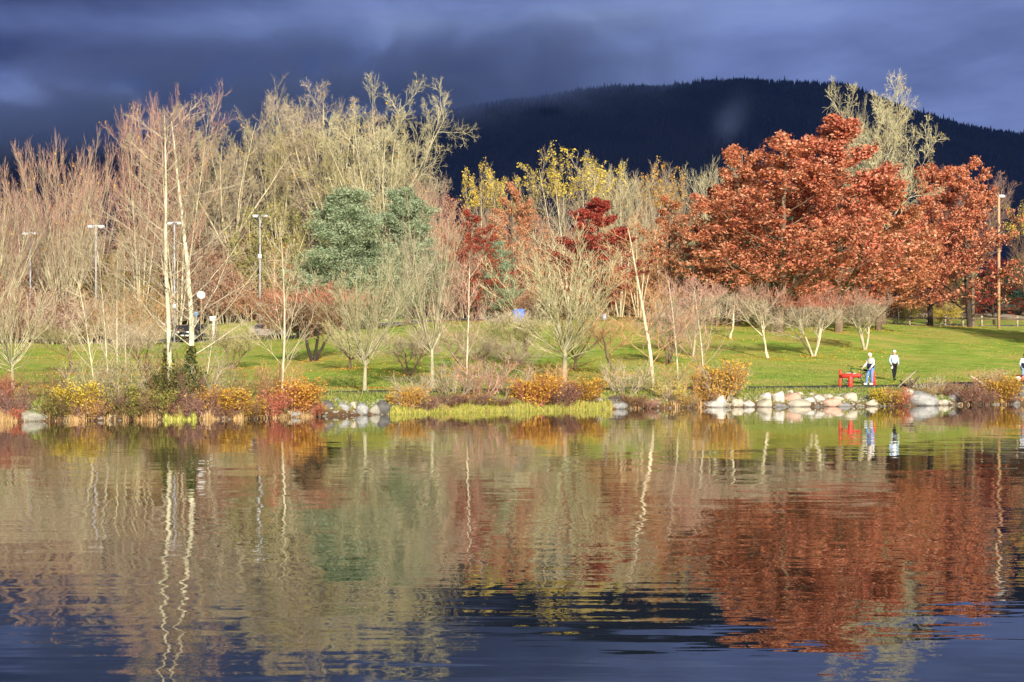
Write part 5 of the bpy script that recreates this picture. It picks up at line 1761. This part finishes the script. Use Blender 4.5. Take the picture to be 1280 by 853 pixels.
# ================================================================== red post and beam barrier, bicycle
M['red_paint'] = simple('red paint', (0.62, 0.035, 0.02), 0.45, 0.5, 0.15, 4)
M['metal_dark'] = simple('black metal', (0.012, 0.012, 0.014), 0.4, 0.5, 0.1, 9)
M['rubber'] = simple('rubber', (0.015, 0.015, 0.015), 0.8, 0.2, 0.1, 9)
M['chrome'] = simple('bright metal', (0.6, 0.6, 0.6), 0.25, 0.5, 0.05, 9, metal=1.0)
M['silver'] = simple('silver paint', (0.5, 0.5, 0.52), 0.35, 0.5, 0.05, 9, metal=0.6)
p0 = hit(1063, 484.5)
S_ = p0.y / FPX
r = empty('red_barrier', p0)
tag(r, 'red painted wooden barrier of posts and a thick round beam beside the path', 'barrier')


def rloc(px, py, dy=0.0):
    return ((px - 1063) * S_, dy, (YH - py) * S_ + EYE - p0.z)


MB().tube([rloc(1051.3, 485, 0.3), rloc(1051.3, 480, 0.3), rloc(1051.5, 466, 0.3), rloc(1051.6, 462.2, 0.3)], [0.075, 0.075, 0.072, 0.07], 12).build('post', M['red_paint'], r, True)
MB().tube([rloc(1063, 486), rloc(1063, 480), rloc(1063, 472), rloc(1063, 469)], [0.135, 0.132, 0.125, 0.10], 14).build('post', M['red_paint'], r, True)
MB().tube([rloc(1051.5, 470.3, 0.22), rloc(1057, 470, 0.1), rloc(1067, 469.6, 0.0), rloc(1073, 469.4, -0.1), rloc(1076, 469.4, -0.15)], [0.10, 0.125, 0.130, 0.12, 0.07], 14).build('beam', M['red_paint'], r, True)
MB().tube([rloc(1066, 467.6, -0.06), rloc(1069, 467.2, -0.06), rloc(1071, 467.4, -0.06)], [0.03, 0.035, 0.03], 8).build('cap', M['white_cloth'], r, True)
q = hit(1094, 483)
o = MB().tube([(0.04, 0, -0.1), (0.03, 0, 0.3), (-0.02, 0, 0.7), (-0.04, 0, 0.92)], [0.085, 0.085, 0.08, 0.075], 12).build('red_post', M['red_paint'], None, True)
o.location = q + Vector((0, 0.45, 0))
tag(o, 'red painted post leaning slightly behind the man in blue jeans', 'post')

# bicycle, front wheel to the left, behind the barrier
p = hit(1073, 482)
bx = empty('bicycle', (p.x + 0.05, p.y + 0.5, gz(p.x + 0.05, p.y + 0.5) + 0.04), R(4))
bx.rotation_euler = (R(5), 0, R(4))
tag(bx, 'black bicycle leaning behind the red beam, held by the man', 'bicycle')
WR = 0.335
for s, xx in (('f', -0.56), ('r', 0.50)):
    wh = empty('wheel', (xx, 0, WR))
    wh.parent = bx
    MB().torus((0, 0, 0), WR - 0.02, 0.021, 32, 8).build('tyre', M['rubber'], wh, True)
    MB().torus((0, 0, 0), WR - 0.045, 0.012, 32, 6).build('rim', M['silver'], wh, True)
    sp_ = MB()
    for a_ in range(14):
        an = a_ * 2 * PI / 14
        e = Vector((math.cos(an), 0, math.sin(an)))
        sp_.tube([e * 0.03 + Vector((0, 0.02 * (-1) ** a_, 0)), e * 0.15, e * (WR - 0.05)], 0.0022, 4)
    sp_.tube([(0, -0.05, 0), (0, 0, 0), (0, 0.05, 0)], 0.022, 8)
    sp_.build('spokes', M['chrome'], wh)
BB, HT, HB_, STp = (0.06, 0, 0.30), (-0.38, 0, 0.86), (-0.41, 0, 0.74), (0.20, 0, 0.80)
RA, FA = (0.50, 0, WR), (-0.56, 0, WR)
fr = MB()
l3 = lambda a, b_: [a, tuple((a[i] + b_[i]) / 2 for i in range(3)), b_]
fr.tube(l3(BB, HB_), 0.022, 8).tube(l3(HT, STp), 0.018, 8).tube(l3(BB, (0.215, 0, 0.86)), 0.018, 8).tube(l3(HT, HB_), 0.024, 8)
for s in (-1, 1):
    fr.tube(l3((BB[0], 0.03 * s, BB[2]), (RA[0], 0.05 * s, RA[2])), 0.011, 6)
    fr.tube(l3((STp[0], 0.02 * s, STp[2]), (RA[0], 0.05 * s, RA[2])), 0.010, 6)
fr.build('frame', M['metal_dark'], bx, True)
fk = MB()
for s in (-1, 1):
    fk.tube([(HB_[0], 0.045 * s, HB_[2]), (-0.50, 0.05 * s, 0.50), (FA[0], 0.05 * s, FA[2])], 0.013, 6)
fk.build('fork', M['chrome'], bx, True)
MB().tube([(-0.38, -0.30, 0.99), (-0.44, -0.14, 1.0), (-0.40, 0, 0.97), (-0.44, 0.14, 1.0), (-0.38, 0.30, 0.99)], 0.014, 7).tube([(-0.38, 0, 0.86), (-0.39, 0, 0.92), (-0.40, 0, 0.97)], 0.015, 7).tube(
    [(-0.44, -0.16, 1.0), (-0.58, -0.2, 1.03), (-0.64, -0.2, 1.08)], 0.016, 6).build('handlebar', M['metal_dark'], bx, True)
MB().sphere((0.22, 0, 0.95), (0.14, 0.07, 0.035), 12, 7).tube([(0.20, 0, 0.82), (0.21, 0, 0.88), (0.215, 0, 0.93)], 0.014, 7).build('saddle', M['rubber'], bx, True)
cr = MB().torus((0.06, -0.03, 0.30), 0.085, 0.008, 20, 5).tube([(0.06, -0.05, 0.30), (0.10, -0.06, 0.24), (0.15, -0.07, 0.17)], 0.011, 6).tube([(0.06, 0.05, 0.30), (0.02, 0.06, 0.36), (-0.03, 0.07, 0.43)], 0.011, 6)
cr.build('crank', M['chrome'], bx, True)
for a_, b_, c_ in ((0.15, -0.12, 0.165), (-0.03, 0.12, 0.435)):
    MB().box((a_, b_, c_), (0.10, 0.07, 0.022)).build('pedal', M['rubber'], bx)
MB().box((0.45, 0, 0.76), (0.26, 0.12, 0.10)).tube([(0.20, 0, 0.78), (0.35, 0, 0.70), (0.56, 0, 0.70)], 0.008, 5).build('rear_bag', M['black_cloth'], bx)

# picnic table at the right edge
M['table_wood'] = simple('dark table wood', (0.12, 0.045, 0.028), 0.75, 0.3, 0.3, 7)
p = on(1290, 101.2)
r = empty('picnic_table', (p.x, p.y, p.z), R(3))
tag(r, 'dark red brown wooden picnic table cut by the right edge', 'picnic table')
for k in range(4):
    MB().box((0, -0.30 + k * 0.20, 0.76), (2.1, 0.185, 0.04)).build('plank', M['table_wood'], r)
for s in (-1, 1):
    for k in range(2):
        MB().box((0, s * (0.68 + 0.0) + k * 0.15 * s, 0.46), (2.1, 0.135, 0.04)).build('plank', M['table_wood'], r)
for s in (-1, 1):
    mb = MB().box((0.72 * s, -0.40, 0.36), (0.07, 0.05, 0.88), rx=-0.5).box((0.72 * s + 0.051 * s, 0.40, 0.36), (0.07, 0.05, 0.88), rx=0.5)
    mb.box((0.72 * s - 0.062 * s, 0, 0.42), (0.05, 1.66, 0.035)).box((0.72 * s - 0.06 * s, 0, 0.715), (0.05, 0.74, 0.045))
    mb.build('leg_frame', M['table_wood'], r)
M['bag_red'] = simple('red bag cloth', (0.55, 0.06, 0.05), 0.7, 0.2, 0.15, 5)
b = empty('shoulder_bag', (p.x - 0.95, p.y - 0.73, p.z + 0.48))
tag(b, 'white and red bag lying on the near bench of the picnic table', 'bag')
MB().sphere((-0.06, 0, 0.10), (0.17, 0.13, 0.11), 14, 9).build('pouch', M['white_cloth'], b, True)
MB().sphere((0.16, 0, 0.08), (0.11, 0.12, 0.09), 12, 8).build('flap', M['bag_red'], b, True)
MB().torus((0.0, 0, 0.15), 0.11, 0.012, 16, 6, arc=PI).build('strap', M['bag_red'], b, True)

# ================================================================== rail fence
M['fence_wood'] = simple('fence wood', (0.34, 0.27, 0.19), 0.85, 0.2, 0.3, 5)
M['fence_rail'] = simple('fence rail wood', (0.13, 0.10, 0.07), 0.85, 0.2, 0.3, 5)
r = empty('rail_fence', on(1200, 187.0))
tag(r, 'low wooden fence with one rail on short square posts behind the right lawn', 'fence')
fp = [1074, 1096, 1117.5, 1137, 1159, 1181.5, 1203.5, 1227, 1249, 1271.5, 1294, 1317, 1340]
base = r.location
tops = []
for px in fp:
    q = on(px, 187.2)
    mb = MB().box((0, 0, 0.45), (0.19, 0.19, 1.2)).quads([(-.095, -.095, 1.05), (.095, -.095, 1.05), (.095, .095, 1.05), (-.095, .095, 1.05), (0, 0, 1.13)], [(0, 1, 4, 4), (1, 2, 4, 4), (2, 3, 4, 4), (3, 0, 4, 4)])
    o = mb.build('post', M['fence_wood'], r)
    o.location = q - base
    tops.append(q - base + Vector((0, -0.13, 0.78)))
for a_, c_ in zip(tops[:-1], tops[1:]):
    v = c_ - a_
    o = MB().box((0, 0, 0), (v.length - 0.01, 0.07, 0.16)).build('rail', M['fence_rail'], r)
    o.location = (a_ + c_) / 2
    o.rotation_euler = (0, -math.asin(v.z / v.length), math.atan2(v.y, v.x))

# ================================================================== lamps
M['pole_grey'] = simple('lamp pole grey', (0.36, 0.38, 0.43), 0.5, 0.4, 0.08, 5)
M['lamp_white'] = simple('lamp head white', (0.66, 0.68, 0.72), 0.4, 0.5, 0.04, 5)
M['pole_wood'] = simple('wooden pole', (0.42, 0.26, 0.15), 0.85, 0.2, 0.2, 5)


def lamp(px, base_y, top, d, heads, label, wood=False):
    p = on(px, d)
    H = ztop(top, d) - p.z
    r = empty('parking_lamp' if not wood else 'park_lamp', p)
    tag(r, label, 'lamp post', None if wood else 'twin headed parking lamps')
    MB().tube([(0, 0, -0.2), (0, 0, H * 0.5), (0, 0, H)], [0.11, 0.09, 0.07] if not wood else [0.16, 0.15, 0.13], 10).build('pole', M['pole_wood' if wood else 'pole_grey'], r, True)
    if not wood:
        MB().tube([(-0.42, 0, H - 0.08), (0, 0, H + 0.02), (0.42, 0, H - 0.08)], 0.05, 7).build('crossarm', M['lamp_white'], r, True)
        MB().box((0, -0.16, H * 0.62 if px > 300 else H * 0.3), (0.40, 0.24, 0.5)).build('fitting_box', M['lamp_white'], r)
    for s in heads:
        hd = empty('lamp_head', ((0.56 if not wood else 0.3) * s, 0, H - (0.12 if not wood else -0.05)))
        hd.parent = r
        MB().sphere((0, 0, 0), (0.36, 0.22, 0.16), 14, 8).build('housing', M['lamp_white'], hd, True)
        MB().sphere((0, 0, -0.10), (0.34, 0.18, 0.10), 14, 6).build('lens', M['pole_grey'], hd, True)
    return r


lamp(325, 395, 269, 206, (-1, 1), 'tallest twin headed parking lamp beside the wooden pole')
lamp(120, 400, 282, 184, (-1, 1), 'twin headed parking lamp left of the tall alders')
lamp(38, 400, 291, 184, (-1, 1), 'twin headed parking lamp nearest the left edge')
lamp(218, 400, 278, 184, (-1, 1), 'twin headed parking lamp seen between the two tall alders')
lamp(1248.5, 395, 246, 179, (1,), 'single headed park lamp on a brown wooden pole at the right', wood=True)

# wooden utility pole with a crossarm and a red parking sign
p = on(343, 197)
H = ztop(322, 197) - p.z
r = empty('utility_pole', p)
tag(r, 'pinkish wooden pole with a crossarm behind the parked hatchback', 'pole')
MB().tube([(0, 0, -0.2), (0, 0, H / 2), (0, 0, H)], [0.12, 0.11, 0.09], 9).build('pole', M['pole_wood'], r, True)
MB().box((0, -0.11, H - 0.35), (1.4, 0.11, 0.13)).build('crossarm', M['pole_wood'], r)
M['sign_red'] = simple('sign red', (0.62, 0.10, 0.11), 0.5, 0.4, 0.1, 3)
M['sign_white'] = simple('sign white', (0.78, 0.78, 0.78), 0.5, 0.4, 0.05, 3)
zz = ztop(387, 197) - p.z
sg = MB().box((0, -0.15, zz), (0.62, 0.03, 0.62)).build('sign_plate', M['sign_white'], r)
MB().box((0, -0.172, zz + 0.12), (0.50, 0.012, 0.22)).box((0, -0.172, zz - 0.17), (0.44, 0.012, 0.12)).build('red_panel', M['sign_red'], sg)

# white dish, blue disc sign, small white sign
p = on(251.3, 199)
r = empty('satellite_dish', p)
H = ztop(369, 199) - p.z
tag(r, 'round white dish on a dark post behind the right tall alder', 'dish')
MB().tube([(0, 0.1, -0.2), (0, 0.1, H / 2), (0, 0.1, H)], 0.06, 8).build('post', M['pole_wood'], r, True)
MB().sphere((0, 0, H), (0.48, 0.16, 0.46), 22, 10).build('dish', M['lamp_white'], r, True)
M['sign_blue'] = simple('sign blue', (0.10, 0.26, 0.58), 0.5, 0.4, 0.1, 3)


def post_sign(name, px, d, cy, w, h, mat, label, round_=False, cat='sign'):
    p = on(px, d)
    H = ztop(cy, d) - p.z
    r = empty(name, p)
    tag(r, label, cat)
    MB().tube([(0, 0.05, -0.2), (0, 0.05, H / 2), (0, 0.05, H)], 0.045, 7).build('post', M['pole_grey'], r, True)
    if round_:
        MB().sphere((0, 0, H), (w / 2, 0.03, h / 2), 18, 8).build('plate', mat, r, True)
    else:
        MB().box((0, 0, H), (w, 0.04, h)).build('plate', mat, r)
    return r


post_sign('round_sign', 245, 196, 392.5, 0.5, 0.5, M['sign_blue'], 'pale blue round sign above the parked pickup', True)
# pale bollard post with a small notice
p = on(267, 184)
r = empty('notice_post', p)
H = ztop(398, 184) - p.z
tag(r, 'square white post with a small notice on top, right of the parked pickup', 'post')
MB().box((0, 0, H / 2 - 0.2), (0.2, 0.2, H + 0.1)).build('post', M['sign_white'], r)
MB().box((-0.1, -0.14, H - 0.05), (0.62, 0.05, 0.5)).build('plate', M['sign_white'], r)

# blue board in the middle
m, nt, b_ = new_mat('blue board print')
tcn = N(nt, 'ShaderNodeTexCoord')
nn = noise(nt, tcn.outputs['Object'], 5.0, 3, 0.7).outputs[0]
L(nt, ramp(nt, nn, [(0.40, (0.035, 0.11, 0.50)), (0.52, (0.07, 0.20, 0.66)), (0.62, (0.26, 0.33, 0.52))], 'CONSTANT'), b_.inputs['Base Color'])
b_.inputs['Roughness'].default_value = 0.5
p = on(648.5, 158)
r = empty('notice_board', p)
zc = ztop(396, 158) - p.z
zc = max(zc, 0.6)
tag(r, 'bright blue notice board with faint print on the crest of the lawn', 'notice board')
for s in (-1, 1):
    MB().tube([(0.42 * s, 0.05, -0.3), (0.42 * s, 0.05, zc * 0.6), (0.42 * s, 0.05, zc + 0.4)], 0.04, 7).build('leg', M['pole_grey'], r, True)
MB().box((0, 0, zc), (1.02, 0.05, 1.12)).build('board', m, r)
post_sign('lilac_sign', 755.5, 160, 396, 0.34, 0.55, simple('lilac plate', (0.42, 0.40, 0.55), 0.6, 0.3, 0.1, 3), 'small lilac grey sign on the lawn crest right of the broad bare tree')
post_sign('white_marker', 1029, 158, 393.5, 0.36, 0.55, M['sign_white'], 'small white marker behind the widest cherry')
post_sign('white_marker', 1123.5, 186, 373, 0.5, 0.4, M['sign_white'], 'white marker under the copper oak left of the rail fence')
post_sign('white_marker', 685.5, 166, 386, 0.22, 1.0, M['sign_white'], 'narrow white marker behind the stems of the broad bare tree')

# ================================================================== teal shed at the right
M['teal'] = simple('teal cladding', (0.035, 0.13, 0.12), 0.7, 0.3, 0.15, 3)
M['shed_roof'] = simple('shed roof', (0.06, 0.06, 0.065), 0.7, 0.3, 0.2, 3)
p = on(1266, 258)
r = empty('garden_shed', p)
tag(r, 'teal clad shed half hidden in shade behind the fence at the right', 'shed')
MB().box((0, 0, 1.1), (4.6, 3.0, 2.6)).build('wall', M['shed_roof'], r)
for k in range(15):
    MB().box((-2.15 + k * 0.307, -1.52, 1.1), (0.29, 0.04, 2.5)).build('plank', M['teal'], r)
MB().box((0, -1.0, 2.62), (5.0, 2.0, 0.09), rx=0.16).box((0, 0.95, 2.62), (5.0, 2.0, 0.09), rx=-0.16).build('roof', M['shed_roof'], r)

# ================================================================== cars
M['glass'] = simple('car glass', (0.02, 0.025, 0.03), 0.08, 0.6, 0.0, 2)
M['headlight'] = simple('headlight', (0.75, 0.75, 0.72), 0.15, 0.7, 0.0, 2)
M['tail'] = simple('tail lamp', (0.4, 0.02, 0.02), 0.3, 0.5, 0.0, 2)
M['paint_dark'] = simple('dark car paint', (0.020, 0.022, 0.026), 0.25, 0.6, 0.05, 2)
M['paint_mauve'] = simple('silver mauve car paint', (0.30, 0.25, 0.29), 0.28, 0.6, 0.05, 2)
M['paint_plum'] = simple('plum car paint', (0.16, 0.06, 0.08), 0.28, 0.6, 0.05, 2)


def loft_car(profile_low, width, name, mat, parent, inset=0.10):
    """side profile (x,z) lofted across the width with rounded shoulders"""
    P_ = np.array(profile_low)
    zmax = P_[:, 1].max()
    zmin = P_[:, 1].min()
    ys = [(-width / 2, 0.0), (-width / 2 + 0.03, 0.0), (0, 0.0), (width / 2 - 0.03, 0), (width / 2, 0.0)]
    V = []
    for yy, _ in ys:
        e = abs(yy) / (width / 2)
        q = P_.copy()
        c_ = q.mean(0)
        if e > 0.98:
            q = c_ + (q - c_) * np.array([0.975, 0.94])
        # tumblehome: the higher, the narrower
        tz = np.clip((q[:, 1] - 0.85) / 0.7, 0, 1)
        V.append(np.stack([q[:, 0], yy * (1 - inset * tz), q[:, 1]], -1))
    n = len(P_)
    V = np.concatenate(V)
    F = []
    for k in range(len(ys) - 1):
        for i in range(n):
            F.append((k * n + i, k * n + (i + 1) % n, (k + 1) * n + (i + 1) % n, (k + 1) * n + i))
    import bmesh
    bm = bmesh.new()
    vs = [bm.verts.new(v) for v in V]
    for f in F:
        bm.faces.new([vs[i] for i in f])
    bm.faces.new([vs[i] for i in range(n)])
    bm.faces.new([vs[(len(ys) - 1) * n + i] for i in reversed(range(n))])
    bmesh.ops.recalc_face_normals(bm, faces=bm.faces)
    me = bpy.data.meshes.new(name)
    bm.to_mesh(me)
    bm.free()
    me.materials.append(mat)
    o = link(name, me, parent)
    bv = o.modifiers.new('bevel', 'BEVEL')
    bv.width = 0.03
    bv.segments = 2
    bv.limit_method = 'ANGLE'
    return o


def car(px, d, rz, label, kind, paint, L_=4.2):
    p = on(px, d)
    r = empty('parked_car' if kind == 'hatch' else 'pickup_truck', (p.x, p.y, p.z + 0.06), rz)
    tag(r, label, 'car' if kind == 'hatch' else 'pickup')
    h = L_ / 2
    W_ = 1.72 if kind == 'hatch' else 1.86
    if kind == 'hatch':
        prof = [(-h, 0.32), (-h, 0.62), (-h + 0.18, 0.78), (-h + 0.95, 0.92), (-h + 1.55, 1.42), (-h + 2.1, 1.50), (h - 0.75, 1.48), (h - 0.15, 1.0), (h, 0.92), (h, 0.35), (h - 0.4, 0.24), (-h + 0.4, 0.24)]
        win = [(-h + 1.12, 0.95), (-h + 1.62, 1.36), (-h + 2.1, 1.42), (h - 0.85, 1.40), (h - 0.42, 0.98)]
        axles = (-h + 0.78, h - 0.72)
        front = [(-h + 1.02, 0.965), (-h + 1.52, 1.385)]
        rear = [(h - 0.24, 1.08), (h - 0.66, 1.42)]
        wr = 0.31
    else:
        prof = [(-h, 0.45), (-h, 0.90), (-h + 0.12, 1.06), (-h + 1.25, 1.16), (-h + 1.75, 1.72), (-h + 2.2, 1.78), (-h + 3.05, 1.76), (-h + 3.2, 1.18), (h, 1.14), (h, 0.5), (h - 0.4, 0.42), (-h + 0.4, 0.40)]
        win = [(-h + 1.42, 1.20), (-h + 1.84, 1.64), (-h + 2.2, 1.69), (-h + 2.95, 1.67), (-h + 3.05, 1.20)]
        axles = (-h + 0.95, h - 1.05)
        front = [(-h + 1.32, 1.215), (-h + 1.73, 1.68)]
        rear = [(-h + 3.19, 1.26), (-h + 3.09, 1.68)]
        wr = 0.38
    loft_car(prof, W_, 'body', paint, r)
    for s in (-1, 1):
        n = len(win)
        wy = [s * (W_ / 2 * (1 - 0.10 * min(1, max(0, (z - 0.85) / 0.7))) + 0.006) for _, z in win]
        V = [(x, y, z) for (x, z), y in zip(win, wy)] + [(x, y - s * 0.02, z) for (x, z), y in zip(win, wy)]
        me = bpy.data.meshes.new('side_window')
        F = [tuple(range(n)), tuple(reversed(range(n, 2 * n)))] + [(i, (i + 1) % n, n + (i + 1) % n, n + i) for i in range(n)]
        me.from_pydata(V, [], F)
        me.materials.append(M['glass'])
        link('side_window', me, r)
        MB().box((-h + 1.4, s * (W_ / 2 + 0.08), front[0][1] + 0.06), (0.12, 0.18, 0.12)).build('wing_mirror', paint, r)
        MB().box((-h + 0.04, s * (W_ / 2 - 0.30), prof[1][1] + 0.0), (0.10, 0.38, 0.16)).build('headlight', M['headlight'], r)
        MB().box((h - 0.02, s * (W_ / 2 - 0.16), 0.90), (0.07, 0.20, 0.22)).build('tail_light', M['tail'], r)
        for ax_ in axles:
            w_ = empty('wheel', (ax_, s * (W_ / 2 - 0.09), wr))
            w_.parent = r
            MB().tube([(0, -0.10, 0), (0, -0.09, 0), (0, 0.09, 0), (0, 0.10, 0)], [wr * .94, wr, wr, wr * .94], 20).build('tyre', M['rubber'], w_, True)
            MB().tube([(0, -0.107, 0), (0, 0.0, 0), (0, 0.107, 0)], wr * 0.6, 16).build('rim', M['silver'], w_, True)
    for nm, (a_, c_) in (('windscreen', front), ('rear_window', rear)):
        sx = -1 if nm == 'windscreen' else 1
        w0, w1 = W_ / 2 - 0.12, W_ / 2 - 0.2
        V = [(a_[0], -w0, a_[1]), (a_[0], w0, a_[1]), (c_[0], w1, c_[1]), (c_[0], -w1, c_[1])]
        V = [(x + sx * 0.012, y, z + 0.012) for x, y, z in V] + [(x - sx * 0.02, y, z - 0.02) for x, y, z in V]
        me = bpy.data.meshes.new(nm)
        me.from_pydata(V, [], [(0, 1, 2, 3), (7, 6, 5, 4), (0, 4, 5, 1), (1, 5, 6, 2), (2, 6, 7, 3), (3, 7, 4, 0)])
        me.materials.append(M['glass'])
        link(nm, me, r)
    MB().box((-h - 0.03, 0, prof[0][1] + 0.08), (0.12, W_ * 0.92, 0.20)).build('bumper', M['chrome'] if kind != 'hatch' else paint, r)
    MB().box((-h - 0.005, 0, prof[1][1] - 0.02), (0.06, W_ * 0.42, 0.20)).build('grille', M['metal_dark'], r)
    MB().box((-h - 0.096, 0, prof[0][1] + 0.10), (0.012, 0.42, 0.14)).build('number_plate', M['headlight'], r)
    return r


car(246.5, 185, R(62), 'dark pickup facing the lawn behind the right tall alder', 'pickup', M['paint_dark'], 4.9)
car(336, 189, R(168), 'silver mauve hatchback parked beside the wooden pole', 'hatch', M['paint_mauve'], 4.0)
car(228, 190.5, R(75), 'plum coloured car hidden between the two tall alders', 'hatch', M['paint_plum'], 4.0)
car(125, 191, R(90), 'dark car glimpsed left of the sapling trio on the parking road', 'hatch', M['paint_dark'], 4.0)
